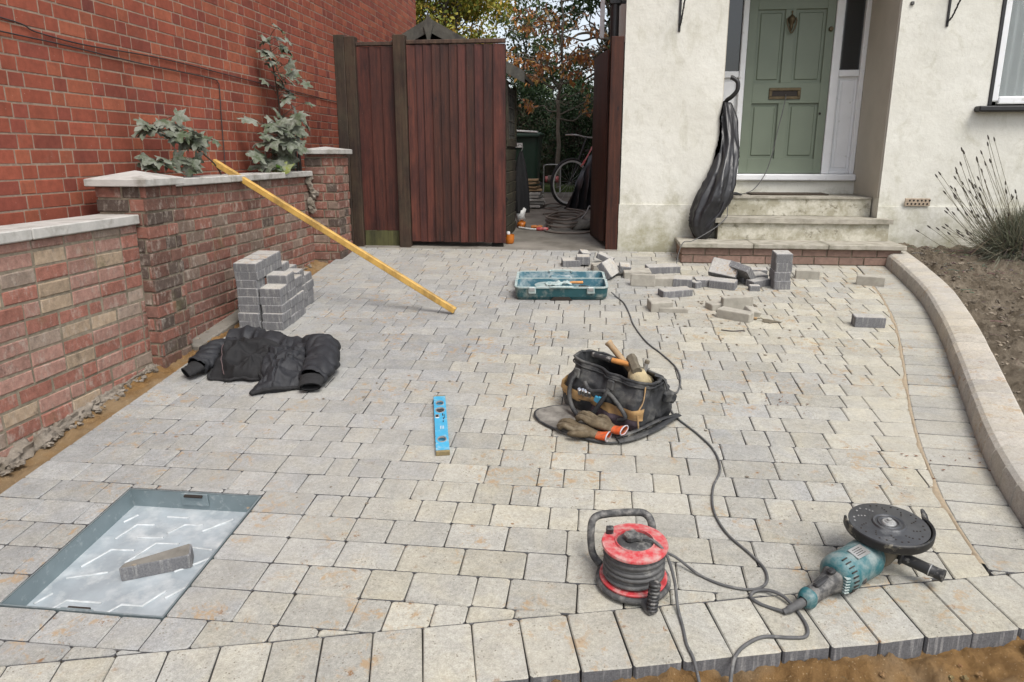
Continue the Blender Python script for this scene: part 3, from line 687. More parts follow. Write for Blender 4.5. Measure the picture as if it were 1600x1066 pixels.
# ================================================================== THE CREAM HOUSE
def rough_box(m, x0, x1, y0, y1, z0, z1, cell=.12, amp=.004, mi=0, fr=3.0):
    nx, ny, nz = (max(1, min(40, round((b - a) / cell))) for a, b in ((x0, x1), (y0, y1), (z0, z1)))
    cx, cy, cz = (x0 + x1) / 2, (y0 + y1) / 2, (z0 + z1) / 2
    def D(p):
        x, y, z = p
        return (x + amp * fbm(y * fr, z * fr, 1.0), y + amp * fbm(x * fr, z * fr, 7.0), z + amp * fbm(x * fr, y * fr, 13.0))
    for fn, a, b in ((lambda u, v: (lerp(x0, x1, u), y0, lerp(z0, z1, v)), nx, nz), (lambda u, v: (lerp(x1, x0, u), y1, lerp(z0, z1, v)), nx, nz), (lambda u, v: (x1, lerp(y0, y1, u), lerp(z0, z1, v)), ny, nz), (lambda u, v: (x0, lerp(y1, y0, u), lerp(z0, z1, v)), ny, nz), (lambda u, v: (lerp(x0, x1, u), lerp(y0, y1, v), z1), nx, ny), (lambda u, v: (lerp(x0, x1, u), lerp(y1, y0, v), z0), nx, ny)):
        m.grid(lambda u, v: D(fn(u, v)), a, b, mi)
    return m
CH = thing('cream_house', 'cream rendered house with a recessed porch and green front door', 'house', (3.0, 7.7, .5))
cb = lambda m, nm, mt, **k: lbuild(m, nm, MT[mt], CH, **k)
cb(rough_box(MB(), .17, 1.12, 7.70, 8.62, .3, 6.2), 'wall', 'render', smooth=40)
cb(rough_box(MB(), 2.67, 3.53, 7.70, 8.62, .3, 6.2), 'wall', 'render', smooth=40)
m = MB(); m.box((4.125, 8.16, 1.142), (1.19, .92, 1.684)); m.box((4.125, 8.16, 4.72), (1.19, .92, 2.96)); m.box((6.36, 8.16, 3.25), (3.28, .92, 5.9)); cb(m, 'wall', 'render')
m = MB(); m.box((1.895, 8.16, 4.82), (1.55, .92, 2.76)); cb(m, 'lintel_wall', 'render')
m = MB(); m.box((4.085, 11.3, 3.25), (7.83, 5.3, 5.9)); cb(m, 'rear_wall', 'render')
cb(rough_box(MB(), .163, 1.127, 7.682, 7.70, .3, 1.055, .06, .004), 'plinth', 'render', smooth=40)
cb(rough_box(MB(), 2.665, 7.0, 7.682, 7.70, .3, 1.055, .10, .004), 'plinth', 'render', smooth=40)
cb(MB().box((2.6645, 8.165, 2.28), (.008, .88, 2.29)), 'reveal', 'reveal'); cb(MB().box((1.1255, 8.165, 2.28), (.008, .88, 2.29)), 'reveal', 'reveal')
# door, frame and sidelights
YD = 8.55
m = MB()
for x0, x1, z0, z1 in ((1.395, 1.453, 1.342, 3.40), (2.323, 2.405, 1.342, 3.40), (2.612, 2.66, 1.342, 3.40), (1.131, 1.168, 1.342, 3.40)): m.box(((x0 + x1) / 2, YD + .0, (z0 + z1) / 2), (x1 - x0, .09, z1 - z0), .006)
for x0, x1 in ((1.168, 1.395), (2.405, 2.612)):
    for z0, z1 in ((2.335, 2.40), (1.342, 1.372)): m.box(((x0 + x1) / 2, YD + .006, (z0 + z1) / 2), (x1 - x0 - .001, .07, z1 - z0), .005)
m.box((1.895, YD, 3.43), (1.53, .09, .06), .004)
cb(m, 'door_frame', 'white_paint')
for x0, x1 in ((1.168, 1.395), (2.405, 2.612)):
    g = cb(MB().box(((x0 + x1) / 2, YD + .012, 2.9), (x1 - x0 - .002, .008, .998)), 'sidelight_pane', 'glass')
    m = MB(); m.box(((x0 + x1) / 2, YD + .02, 1.853), (x1 - x0 - .002, .016, .96)); m.box(((x0 + x1) / 2, YD + .012, 1.853), (x1 - x0 - .045, .016, .90), .007)
    m.box((x0 + .055, YD + .006, 1.853), (.012, .016, .88), .004); cb(m, 'sidelight_panel', 'white_paint')
m = MB(); m.box((1.895, YD - .05, 1.305), (1.53, .19, .07), .012); cb(m, 'door_sill', 'white_paint')
cb(rough_box(MB(), 1.131, 2.660, YD - .10, YD + .04, 1.135, 1.268, .06, .003), 'threshold_riser', 'render', smooth=40)
DR = thing('door', None, None, (1.887, YD, 1.344))
DR.parent = CH; DR.location = Vector((1.887, YD, 1.344)) - CH.location
def dbuild(mb, name, mt, **k):
    o = mb.build(name, MT[mt], DR, center=True, **k); o.location -= Vector((1.887, YD, 1.344)); return o
m = MB()
for x0, x1, z0, z1 in ((1.457, 1.545, 1.346, 3.395), (2.235, 2.319, 1.346, 3.395), (1.545, 2.235, 1.346, 1.502), (1.545, 2.235, 2.072, 2.278), (1.545, 2.235, 3.0, 3.395), (1.823, 1.930, 1.502, 2.072), (1.823, 1.930, 2.278, 3.0)):
    m.box(((x0 + x1) / 2, YD - .005, (z0 + z1) / 2), (x1 - x0, .045, z1 - z0), .0025)
dbuild(m, 'stiles_and_rails', 'door_green')
for x0, x1 in ((1.545, 1.823), (1.930, 2.235)):
    for z0, z1 in ((1.502, 2.072), (2.278, 3.0)):
        m = MB(); m.box(((x0 + x1) / 2, YD + .012, (z0 + z1) / 2), (x1 - x0, .03, z1 - z0)); m.box(((x0 + x1) / 2, YD + .002, (z0 + z1) / 2), (x1 - x0 - .055, .03, z1 - z0 - .055), .012); dbuild(m, 'panel', 'door_green')
m = MB()
for x0, x1, z0, z1 in ((1.715, 2.04, 2.198, 2.228), (1.715, 2.04, 2.112, 2.142), (1.715, 1.748, 2.142, 2.198), (2.007, 2.04, 2.142, 2.198)): m.box(((x0 + x1) / 2, YD - .034, (z0 + z1) / 2), (x1 - x0, .014, z1 - z0), .004)
lb = dbuild(m, 'letterbox', 'brass'); 
m = MB().box((1.8775, YD - .030, 2.17), (.258, .004, .055)); o = m.build('letterbox_slot', MT['slot_dark'], lb, center=True); o.location = o.location - (Vector((1.887, YD, 1.344)) + lb.location)
m = MB()                                               # urn shaped knocker
m.lathe([(.002, 2.985), (.010, 2.975), (.004, 2.955), (.012, 2.94), (.03, 2.925), (.038, 2.90), (.03, 2.87), (.016, 2.845), (.02, 2.83), (.009, 2.80), (.002, 2.78)], 14, (1.885, YD - .036, 0))
m.tube(cr([(1.845, YD - .045, 2.915), (1.838, YD - .055, 2.87), (1.86, YD - .062, 2.80), (1.885, YD - .064, 2.765), (1.91, YD - .062, 2.80), (1.932, YD - .055, 2.87), (1.925, YD - .045, 2.915)], 5), .007, 8)
dbuild(m, 'knocker', 'brass', smooth=50)
dbuild(MB().lathe([(.0, -.03), (.018, -.03), (.023, -.02), (.023, 0)], 16, (2.283, YD - .028, 2.80), (0, 1, 0)), 'door_lock', 'brass', smooth=40)
dbuild(MB().lathe([(.0, -.012), (.010, -.012), (.013, 0)], 12, (2.255, YD - .028, 1.965), (0, 1, 0)), 'keyhole', 'slot_dark', smooth=40)
# window on the right, black sill and reveal edge
WN = thing('window', None, None); WN.parent = CH; WN.location = Vector((4.1, 7.72, 2.0)) - CH.location
def wbuild(mb, name, mt, **k):
    o = mb.build(name, MT[mt], WN, center=True, **k); o.location -= Vector((4.1, 7.72, 2.0)); return o
m = MB(); m.box((3.548, 7.72, 2.61), (.034, .06, 1.24), .004); m.box((4.125, 7.72, 3.225), (1.15, .06, .03)); wbuild(m, 'black_surround', 'black_paint')
m = MB(); m.box((3.596, 7.745, 2.62), (.062, .06, 1.19), .008); m.box((4.13, 7.745, 2.036), (1.0, .06, .066), .008); m.box((4.69, 7.745, 2.62), (.062, .06, 1.19), .008); m.box((4.13, 7.745, 3.19), (1.0, .06, .05), .008); wbuild(m, 'window_frame', 'white_paint')
wbuild(MB().box((4.14, 7.765, 2.62), (1.03, .006, 1.12)), 'pane', 'glass').data.materials[0] = NT('clear_pane').set(Base_Color=(.8, .85, .85), Roughness=.03, Transmission_Weight=.85, IOR=1.2)
m = MB(); m.grid(lambda u, v: (lerp(3.66, 4.62, u), 7.84 + .022 * math.sin(u * 75) + .012 * math.sin(u * 31 + v), lerp(2.04, 3.2, v)), 160, 6); wbuild(m, 'curtain', 'curtain', smooth=180)
m = MB(); m.box((4.1, 8.1, 2.6), (1.15, .02, 1.2)); wbuild(m, 'dark_room', 'slot_dark')
m = MB(); m.box((4.09, 7.66, 1.955), (1.34, .14, .05), .01); wbuild(m, 'window_sill', 'black_paint')
m = MB(); m.box((3.015, 7.668, 1.098), (.232, .012, .075), .004); AB = cb(m, 'air_brick', 'airbrick')
m = MB()
for i in range(6):
    for k in range(2): m.lathe([(.0, 0), (.009, 0), (.011, .003)], 8, (2.925 + i * .036 + (k * .018), 7.660, 1.082 + k * .032), (0, 1, 0))
o = m.build('vent_holes', MT['slot_dark'], AB, center=True); o.location -= AB.location + CH.location
m = MB(); m.tube([(.065, 7.95, 2.55), (.065, 7.95, 6.0)], .042, 14); m.box((.065, 7.95, 3.0), (.12, .1, .05), .01); m.box((.14, 7.95, 3.0), (.06, .03, .03)); cb(m, 'drainpipe', 'black_paint', smooth=40)
m = MB(); m.box((-.065, 8.9, 4.4), (.05, .06, 3.2), .006); m.box((.05, 8.9, 5.7), (.25, .06, .06)); cb(m, 'corner_board', 'white_paint')  # tall thin white painted board, added for a pale sliver beside the drainpipe
def bracket(x, xe, lb):
    r = thing('basket_bracket', lb, 'bracket', (x, 7.70, 2.70), group='hanging basket brackets on the cream house')
    m = MB(); m.box((0, -.006, .16), (.022, .012, .36), .003); m.build('back_bar', MT['black_paint'], r)
    m = MB(); m.box((xe / 2, -.14, .345), (.014, .27, .014)); m.build('arm', MT['black_paint'], r)
    pts = [(0.0, -.012, .02), (xe * .3, -.05, .06), (xe * .6, -.10, .16), (xe, -.17, .30), (xe, -.2, .335)]
    m = MB(); m.tube(cr(pts, 10), .007, 6); 
    P = cr(pts, 12); m.tube([p + Vector((0.006 * math.sin(i * 1.3), 0, .006 * math.cos(i * 1.3))) for i, p in enumerate(P)], .005, 5); m.build('twisted_stay', MT['black_paint'], r, smooth=50)
bracket(.675, .03, 'black iron hanging basket bracket on the wall left of the front door')
bracket(3.08, .06, 'black iron hanging basket bracket on the wall right of the front door')
cb(MB().box((2.755, 7.69, 2.885), (.03, .02, .03), .004), 'cable_clip', 'grey_dusty')

# front steps
ST = thing('front_steps', 'three worn front steps, brick lowest and painted concrete above', 'steps', (1.75, 7.3, .54))
sb = lambda m, nm, mt, **k: lbuild(m, nm, MT[mt], ST, **k)
sb(MB().box((1.75, 7.438, .58), (1.964, .49, .216)), 'mortar', 'mortar_dark')
for k, z in enumerate((.47, .546, .622)):
    x = .76 - (.11 if k % 2 else 0)
    while x < 2.74:
        a, b = max(x, .76), min(x + .212, 2.74)
        if b - a > .03: g = U(.8, 1.2); MB().brick((a, 7.182, z), (1, 0, 0), (0, 0, 1), (0, -1, 0), b - a, .066, .012, .003, (.21 * g, .135 * g, .105 * g, rt()), .001).build('brick', MT['step_brick'], ST, center=True, fix=False).location -= ST.location
        x += .222
    y = 7.19
    while y < 7.66: g = U(.8, 1.2); MB().brick((.757, y + .205, z), (0, -1, 0), (0, 0, 1), (-1, 0, 0), .205, .066, .012, .004, (.25 * g, .16 * g, .12 * g, rt()), .001).build('brick', MT['step_brick'], ST, center=True, fix=False).location -= ST.location; y += .215
for a, b in ((.735, 1.41), (1.414, 2.085), (2.089, 2.775)): sb(MB().box(((a + b) / 2, 7.41, .712), (b - a, .534, .044), .006), 'tread_slab', 'step_slab')
sb(rough_box(MB(), 1.13, 2.725, 7.505, 7.679, .735, .897, .05, .004), 'riser', 'step_paint', smooth=40)
sb(rough_box(MB(), 1.10, 2.75, 7.475, 7.679, .899, .943, .05, .003), 'tread_slab', 'step_slab', smooth=40)
sb(MB().box((1.893, 8.14, .84), (1.52, .92, .20)), 'infill', 'step_slab')
sb(rough_box(MB(), 1.133, 2.655, 7.86, 8.61, .942, 1.112, .05, .004), 'riser', 'step_paint', smooth=40)
sb(rough_box(MB(), 1.132, 2.656, 7.845, 8.61, 1.113, 1.132, .05, .002), 'tread_slab', 'step_slab', smooth=40)
m = MB(); m.box((1.93, 8.27, 1.141), (.78, .30, .016), .004); tag(m.build('door_mat', basic('coir_mat', (.055, .04, .028), .95, var=.4, scale=60, bump=.8)), 'dark brown door mat on the top step', 'door mat')

# ================================================================== FENCE, GATES, SHED
def board(m, x0, x1, y, z0, z1, th=.018, skew=.021, tint=None):
    # feather-edge board: one edge stands proud of its neighbour
    b = .006
    vs = [(x0 + .001, y - skew, z0), (x1 - .001, y, z0), (x1 - .001, y + th, z0), (x0 + .001, y - skew + th, z0)]
    vs = vs + [(a, c, z1) for a, c, _ in vs]
    m.add(vs, [(0, 1, 5, 4), (1, 2, 6, 5), (2, 3, 7, 6), (3, 0, 4, 7), (0, 3, 2, 1), (4, 5, 6, 7)], 0, tint); return m
def gt(lo=.75, hi=1.3): g = U(lo, hi); return (g * U(.92, 1.1), g * U(.92, 1.1), g * U(.92, 1.1), rt())
FENCE = thing('side_fence', 'dark stained timber fence panel between a wide post and a narrow post', 'fence', (-2.37, 7.7, .58))
fb_ = lambda m, nm, mt, **k: lbuild(m, nm, MT[mt], FENCE, **k)
fb_(MB().box((-2.685, 7.72, 1.64), (.108, .11, 2.14), .006, tint=gt(.9, 1.1)), 'post', 'post_timber'); fb_(MB().box((-2.576, 7.725, 1.63), (.108, .11, 2.13), .006, tint=gt(1.0, 1.2)), 'post', 'post_timber')
fb_(MB().box((-2.065, 7.71, 1.63), (.122, .11, 2.14), .006, tint=gt(.9, 1.1)), 'post', 'post_timber')
for x0, x1 in ((-2.521, -2.384), (-2.386, -2.262), (-2.264, -2.127)): fb_(board(MB(), x0, x1, 7.735, .76, 2.60, tint=gt(.8, 1.15)), 'board', 'gate_timber')
fb_(MB().box((-2.323, 7.732, .675), (.39, .03, .165), .004, tint=(1.5, 2.4, 1.3, rt())), 'gravel_board', 'post_timber')
fb_(MB().box((-2.323, 7.74, 2.625), (.392, .06, .035), .004, tint=(1.5, 1.5, 1.6, rt())), 'capping_rail', 'post_timber')
m = MB(); m.box((-2.323, 7.775, 2.3), (.39, .035, .08)); m.box((-2.323, 7.775, 1.1), (.39, .035, .08)); fb_(m, 'rear_rail', 'post_timber')
GATE = thing('garden_gate', 'closed leaf of dark red brown vertical boards left of the side passage', 'gate', (-1.5, 7.7, .62))
ge = [633.7, 648.6, 660.5, 674.6, 688, 701.8, 715.6, 729.4, 742, 756.6, 771.6, 790.5]; ge = [-1.998 + (a - 633.7) * .998 / 156.8 for a in ge]
tones = [1.5, 1.05, 1.2, .85, .72, .9, 1.25, .75, 1.15, .85, 1.3]
for i in range(11):
    g = tones[i] * U(.95, 1.05); lbuild(board(MB(), ge[i] + .001, ge[i + 1] + .001, 7.715 + U(-.003, .003), .648 + U(-.004, .004), 2.605, .016, .020, (g, g * U(.92, 1.08), g * U(.92, 1.15), rt())), 'board', MT['gate_timber'], GATE)
lbuild(MB().box((-1.499, 7.72, 2.632), (1.0, .055, .04), .006, tint=(2.0, 1.9, 1.9, rt())), 'capping_rail', MT['post_timber'], GATE)
m = MB(); m.box((-1.5, 7.757, 2.35), (.98, .04, .09)); m.box((-1.5, 7.757, .95), (.98, .04, .09)); m.box((-1.5, 7.757, 1.65), (1.55, .03, .085), 0, Matrix.Rotation(R(50), 3, 'Y')); m.box((-1.04, 7.757, 1.65), (.08, .04, 1.9)); lbuild(m, 'rear_frame', MT['post_timber'], GATE)
lbuild(MB().box((-1.09, 7.75, .60), (.12, .05, .09), .004), 'foot_block', MT['post_timber'], GATE)
GP = thing('gate_post', 'dark timber gate post fixed to the corner of the cream house', 'post', (.098, 7.72, .59)); GP_ = (.098, 7.72, .59)
lbuild(MB().box((.098, 7.735, 1.61), (.122, .10, 2.08), .005, tint=gt(.85, .95)), 'post', MT['gate_timber'], GP)
lbuild(MB().box((.158, 7.76, 1.65), (.018, .05, 1.9)), 'backing_strip', MT['black_paint'], GP)
OG = thing('open_gate', 'open leaf of the side gate swung back along the house', 'gate', (.02, 7.82, .62), (0, 0, R(101)))
for i in range(7): board(MB(), .02 + i * .1, .119 + i * .1, .0, .04, 1.93, .02, .012, gt(.4, .95)).build('board', MT['gate_timber'], OG, center=True)
m = MB(); m.box((.03, -.04, .98), (.055, .045, 1.9), .004, tint=gt(.8, 1)); m.box((.70, -.04, .98), (.055, .045, 1.9), .004, tint=gt(1, 1.2)); m.build('stile', MT['post_timber'], OG, center=True)
m = MB(); m.box((.365, -.04, 1.75), (.61, .04, .09), tint=gt()); m.box((.365, -.04, .25), (.61, .04, .09), tint=gt()); m.build('rail', MT['post_timber'], OG, center=True)

SHED = thing('garden_shed', 'dark timber garden shed with grey gable boards behind the gate', 'shed', (-1.95, 8.5, .64))
L_ = Vector((-1.95, 8.5, .64)); sh = lambda m, nm, mt, **k: lbuild(m, nm, MT[mt], SHED, **k)
sx0, sx1, sy0, sy1, ez, apx, apz = -2.42, -1.03, 8.06, 8.90, 2.36, -1.83, 2.85
m = MB(); m.box(((sx0 + sx1) / 2, (sy0 + sy1) / 2, 1.42), (sx1 - sx0 - .05, sy1 - sy0 - .05, 1.64)); m.prism([(sx0 + .03, ez - .04), (sx1 - .03, ez - .04), (apx, apz - .06)], sy0 + .025, sy1 - .025); sh(m, 'carcass', 'shed_timber')
z = .66
while z < 2.25:
    sh(MB().box((sx1 - .012, (sy0 + sy1) / 2, z + .055), (.022, sy1 - sy0, .112), .003, Matrix.Rotation(R(5), 3, 'Y'), tint=gt(.8, 1.3)), 'side_board', 'shed_timber') if z < 1.62 else None
    sh(MB().box(((sx0 + sx1) / 2, sy0 + .012, z + .055), (sx1 - sx0, .02, .112), .003, tint=gt(.8, 1.3)), 'front_board', 'shed_timber'); z += .118
m = MB(); m.box((sx1 - .006, sy0 + .06, 1.96), (.03, .1, .66), tint=gt()); m.box((sx1 - .006, sy1 - .06, 1.96), (.03, .1, .66), tint=gt()); m.box((sx1 - .006, (sy0 + sy1) / 2, 1.66), (.034, .84, .06), tint=gt()); sh(m, 'window_trim', 'shed_timber')
wn_ = sh(MB().box((sx1 - .015, (sy0 + sy1) / 2, 1.97), (.01, .62, .56)), 'shed_window', 'glass')
m = MB()
for i in range(5): m.box((sx1 - .006, sy0 + .15 + i * .14, 1.97), (.008, .012, .56))
for i in range(4): m.box((sx1 - .005, (sy0 + sy1) / 2, 1.76 + i * .14), (.008, .62, .012))
o = m.build('glazing_bars', MT['shed_trim'], wn_, center=True); o.location -= L_ + wn_.location
for s_, ex in ((-1, sx0 - .10), (1, sx1 + .19)):
    ze = apz - .535 * abs(apx - ex); m = MB()
    m.prism([(apx, apz + .03), (ex, ze + .03), (ex, ze - .01), (apx, apz - .012)], sy0 - .03, sy1 + .12); sh(m, 'roof', 'shed_timber')
    m = MB(); m.prism([(apx, apz + .055), (ex, ze + .055), (ex, ze - .06), (apx, apz - .08)], sy0 - .065, sy0 - .035); sh(m, 'barge_board', 'shed_trim')
m = MB(); m.prism([(apx, apz + .10), (apx + .05, apz - .02), (apx + .012, apz - .17), (apx - .012, apz - .17), (apx - .05, apz - .02)], sy0 - .09, sy0 - .068); sh(m, 'finial', 'shed_trim')

# ================================================================== ON THE PAVING: BLOCKS
BM = [MT['paver'], MT['block_side']]
def loose_block(x, y, rz, size=(.24, .16, .06), h=0.0, label='', group=None, tilt=(0, 0), poly=None, name='concrete_block', dark=False):
    m = MB(); a, b, c = size; g = U(.9, 1.05)
    P = poly or [(-a / 2, -b / 2), (a / 2, -b / 2), (a / 2, b / 2), (-a / 2, b / 2)]
    m.block(P, c, c, .005, .006, tint=(.40 * g, .39 * g, .37 * g, rt()), slope=False, tilt=.0006, jit=.0008)
    m.m = [0] + [1] * (len(m.m) - 1)
    n = len(m.v) // 3; m.add([m.v[2 * n + i] for i in range(n)], [tuple(range(n))[::-1]], 1)
    o = m.build(name, [MT['cut_dark'], MT['block_side']] if 'wedge shaped' in label else [MT['cut_face']] * 2 if ('buff' in label or 'sliver' in label or 'cut block' in label) else BM, center=False)
    loc, _ = on_ground(x, y, 0, h); o.location = loc
    o.rotation_euler = (Matrix.Rotation(ALPHA, 3, 'X') @ Matrix.Rotation(rz, 3, 'Z') @ Matrix.Rotation(tilt[0], 3, 'X') @ Matrix.Rotation(tilt[1], 3, 'Y')).to_euler()
    return tag(o, label, 'block', group)
# the stack beside the wall
cols = {(0, 0): 8, (0, 1): 8, (0, 2): 8, (0, 3): 6, (0, 4): 5, (1, 0): 5, (1, 1): 6, (1, 2): 5, (1, 3): 5, (1, 4): 4}
ORD = ('lowest', 'second', 'third', 'fourth', 'fifth', 'sixth', 'seventh', 'eighth')
for (i, j), hgt in cols.items():
    for k in range(hgt):
        off = .014 if k < 3 and i else 0
        x = -2.530 + i * .168 + U(-.005, .005) + off - (.05 if j > 2 and i else 0); y = 5.06 + j * .141 + U(-.004, .004) - (.012 if k < 2 else 0) + (.03 if j > 2 else 0)
        vis_ = (k == hgt - 1) or j == 0 or i == 1 or cols.get((1, j), 0) <= k or cols.get((0, j - 1), 9) <= k
        if vis_: loose_block(x, y, U(-.035, .035), (.163 if k < 6 else .18, .135, .0595), k * .060, 'stacked grey block, %s layer up, %s column, %s row from the front' % (ORD[k], ('wall side', 'open side')[i], ('first', 'second', 'third', 'fourth', 'fifth')[j]), 'blocks in the stack by the wall')
# a four-high tower and the loose and cut blocks near the steps
for k in range(4): loose_block(1.50 + U(-.004, .004), 6.40 + U(-.004, .004), .06 + U(-.03, .03), (.135, .16, .074), k * .075, ('bottom', 'second lowest', 'third', 'topmost')[k] + ' block of the small four-high tower in front of the steps')
LB = [  # x, y, rz, size, h, tilt, label
 (-.285, 7.02, .15, (.17, .14, .06), 0, (0, 0), 'grey block on the ground behind the open tool case, leftmost of the loose blocks'),
 (-.17, 7.03, .05, (.13, .12, .075), .02, (0, 0), 'dark grey square block behind the tool case beside the leftmost loose block'),
 (-.17, 7.15, .5, (.10, .08, .05), .06, (.3, .2), 'small pale block offcut perched above the dark square block'),
 (-.03, 6.86, .3, (.11, .10, .06), .0, (0, 0), 'buff block half hidden behind the right end of the tool case'),
 (.05, 6.62, 1.2, (.24, .16, .06), .06, (.9, .0), 'broad pale block leaning up against the right end of the tool case'),
 (.03, 7.12, -.3, (.16, .09, .05), .03, (0, .35), 'thin wedge offcut tipped up behind the leaning pale block'),
 (.16, 6.86, .1, (.11, .12, .06), .0, (0, 0), 'small grey block just right of the leaning pale block'),
 (.21, 6.70, .1, (.10, .10, .06), .04, (.2, .1), 'short grey offcut resting on the block right of the tool case'),
 (.32, 6.66, .1, (.24, .15, .06), 0, (0, 0), 'grey block with a slanted cut behind the upright buff block'),
 (.36, 6.36, -.1, (.21, .06, .10), 0, (-.12, 0), 'buff block standing on edge right of the tool case'),
 (.56, 6.84, .2, (.30, .13, .06), 0, (0, 0), 'long pale grey block nearest the left end of the brick step'),
 (.545, 6.42, .0, (.20, .14, .07), 0, (0, 0), 'grey ribbed block just right of the upright buff block'),
 (.70, 6.40, -.15, (.16, .14, .07), 0, (0, 0), 'dark ribbed block in the row left of the leaning pair'),
 (.80, 6.36, .6, (.07, .10, .05), 0, (0, 0), 'small chipped corner piece between the ribbed blocks'),
 (.61, 6.09, .35, (.26, .12, .055), 0, (0, 0), 'pale flat block on its own in front of the ribbed row'),
 (.46, 5.70, .2, (.17, .14, .075), 0, (0, 0), 'pale buff block nearest the camera left of the cut pieces'),
 (.885, 6.42, .1, (.17, .13, .06), 0, (0, 0), 'grey block lying left of the two leaning blocks'),
 (1.03, 6.36, -.35, (.22, .13, .065), 0, (0, 0), 'grey block lying in front of the two leaning blocks'),
 (1.07, 6.56, -.5, (.24, .16, .06), .09, (.75, .15), 'left one of the two blocks leaning on each other'),
 (1.18, 6.50, -.8, (.24, .16, .06), .08, (-.85, .1), 'right one of the two blocks leaning on each other'),
 (1.34, 6.78, -.1, (.26, .10, .06), 0, (0, 0), 'dark block lying behind the four-high tower'),
 (1.31, 6.60, .3, (.24, .14, .06), 0, (0, 0), 'pale block pointing at the four-high tower from the left'),
 (1.335, 6.44, .55, (.19, .10, .055), 0, (0, 0), 'narrow block against the left foot of the four-high tower'),
 (1.275, 6.29, .0, (.09, .06, .045), 0, (0, 0), 'tiny offcut left of the foot of the four-high tower'),
 (1.80, 6.70, -.12, (.20, .05, .075), 0, (0, 0), 'buff half block standing on edge between the tower and the kerb'),
 (2.27, 6.52, -.3, (.22, .055, .08), 0, (0, 0), 'buff half block standing on edge beside the curved border'),
 (1.91, 5.43, -.02, (.21, .09, .075), 0, (0, 0), 'single grey block lying alone near the middle of the curved border'),
 (.93, 5.78, .45, (.22, .10, .05), 0, (0, 0), 'low slanted offcut behind the cut blocks'),
]
for x, y, rz, size, h, tilt, lb in LB: loose_block(x, y, rz, size, h, lb, 'loose and cut blocks near the steps', tilt)
loose_block(1.045, 5.76, .25, (.2, .07, .1), 0, 'trapezium cut block standing on its edge among the offcuts', 'loose and cut blocks near the steps', poly=[(-.12, -.03), (.12, -.03), (.12, .03), (-.12, .03)])
loose_block(1.00, 5.52, -.5, (.24, .09, .065), 0, 'long pale cut block in front of the trapezium block', 'loose and cut blocks near the steps', poly=[(-.13, -.05), (.12, -.05), (.13, .03), (-.12, .05)])
loose_block(1.115, 5.58, .5, (.11, .09, .06), .005, 'small broken block corner beside the long pale cut block', 'loose and cut blocks near the steps', (.3, .3))
loose_block(.55, 5.66, -.1, (.2, .09, .035), 0, 'thin tapering sliver beside the pale buff block', 'loose and cut blocks near the steps', poly=[(-.1, -.045), (.12, -.035), (.12, -.02), (-.1, .045)])
def chip(mb, x, y, r): lump(mb, (x, y, gz(y) + r * .4), (r * 1.5, r, r * .6), tint=(.20, .17, .13, rt()), rough=.6)
m = MB()
for i in range(140): chip(m, random.gauss(1.0, .42), random.gauss(5.55, .5), random.choice((.003, .004, .005, .008)))
for i in range(60): chip(m, U(-1.8, 1.5), U(2.3, 6.8), random.choice((.002, .003, .004, .006)))
tag(m.build('stone_chips', MT['clod']), 'small stone chips scattered over the paving by the offcuts', kind='stuff')
m = MB()
for i in range(26):
    x, y = random.gauss(1.02, .07), random.gauss(4.05, .05)
    if i > 12: x, y = random.gauss(1.60, .12) , random.gauss(3.42, .06)
    r = U(.006, .014); a = U(0, 6.28); m.add([(x + r * math.cos(a), y + r * math.sin(a), gz(y) + .006), (x - r * .4 * math.sin(a), y + r * .4 * math.cos(a), gz(y) + .004), (x - r * math.cos(a), y - r * math.sin(a), gz(y) + .009), (x + r * .4 * math.sin(a), y - r * .4 * math.cos(a), gz(y) + .004)], [(0, 1, 2, 3)], 0, (.17, .07, .035, rt()))
tag(m.build('fallen_leaf_scraps', MT['leaf']), 'brown leaf scraps lying on the paving', kind='stuff')
# trowel-like scraper by the offcuts, stick
r = thing('pointing_trowel', 'small rusty trowel lying on the paving beside the cut blocks', 'trowel', *on_ground(1.19, 5.48, -.3))
m = MB(); m.tube([(-.14, 0, .014), (-.04, 0, .014)], [.012, .010], 8); m.build('handle', MT['wood_handle'], r, smooth=50)
m = MB(); m.tube([(-.04, 0, .014), (-.01, 0, .02), (.01, 0, .008)], .004, 6); m.prism([(0, -.035), (.02, -.04), (.13, -.006), (.13, .006), (.02, .04), (0, .035)], .004, .007, 'z'); m.build('blade', MT['iron'], r)
tag(MB().tube(rest(cr([(.86, 5.24), (.93, 5.22), (1.0, 5.235), (1.02, 5.23)], 4), .004), .0045, 6).build('twig', MT['cable_black'], smooth=60), 'short dark twig lying on the paving below the offcuts', 'twig')

# ---- sunken manhole tray
TR = thing('manhole_tray', 'recessed galvanised manhole cover tray set into the paving', 'manhole cover', *on_ground(-1.77, 2.4575))
hx, hy, dp = .305, .384, .088
m = MB(); m.grid(lambda u, v: (lerp(-hx, hx, u), lerp(-hy, hy, v), -dp), 2, 2); m.build('floor', MT['steel'], TR)
for nm, fn in (('side', lambda u, v: (-hx + .002, lerp(-hy, hy, u), lerp(-dp, -.004, v))), ('side', lambda u, v: (hx - .002, lerp(-hy, hy, u), lerp(-dp, -.004, v))), ('side', lambda u, v: (lerp(-hx, hx, u), hy - .002, lerp(-dp, -.004, v))), ('side', lambda u, v: (lerp(-hx, hx, u), -hy + .002, lerp(-dp, -.004, v)))): MB().grid(fn, 1, 1).build(nm, MT['steel_side'], TR)
m = MB()
for x0, x1, y0, y1 in ((-hx - .006, hx + .006, hy, hy + .006), (-hx - .006, hx + .006, -hy - .006, -hy), (-hx - .006, -hx, -hy, hy), (hx, hx + .006, -hy, hy)): m.box(((x0 + x1) / 2, (y0 + y1) / 2, -.03), (x1 - x0, y1 - y0, .055))
m.build('rim', MT['steel_side'], TR)
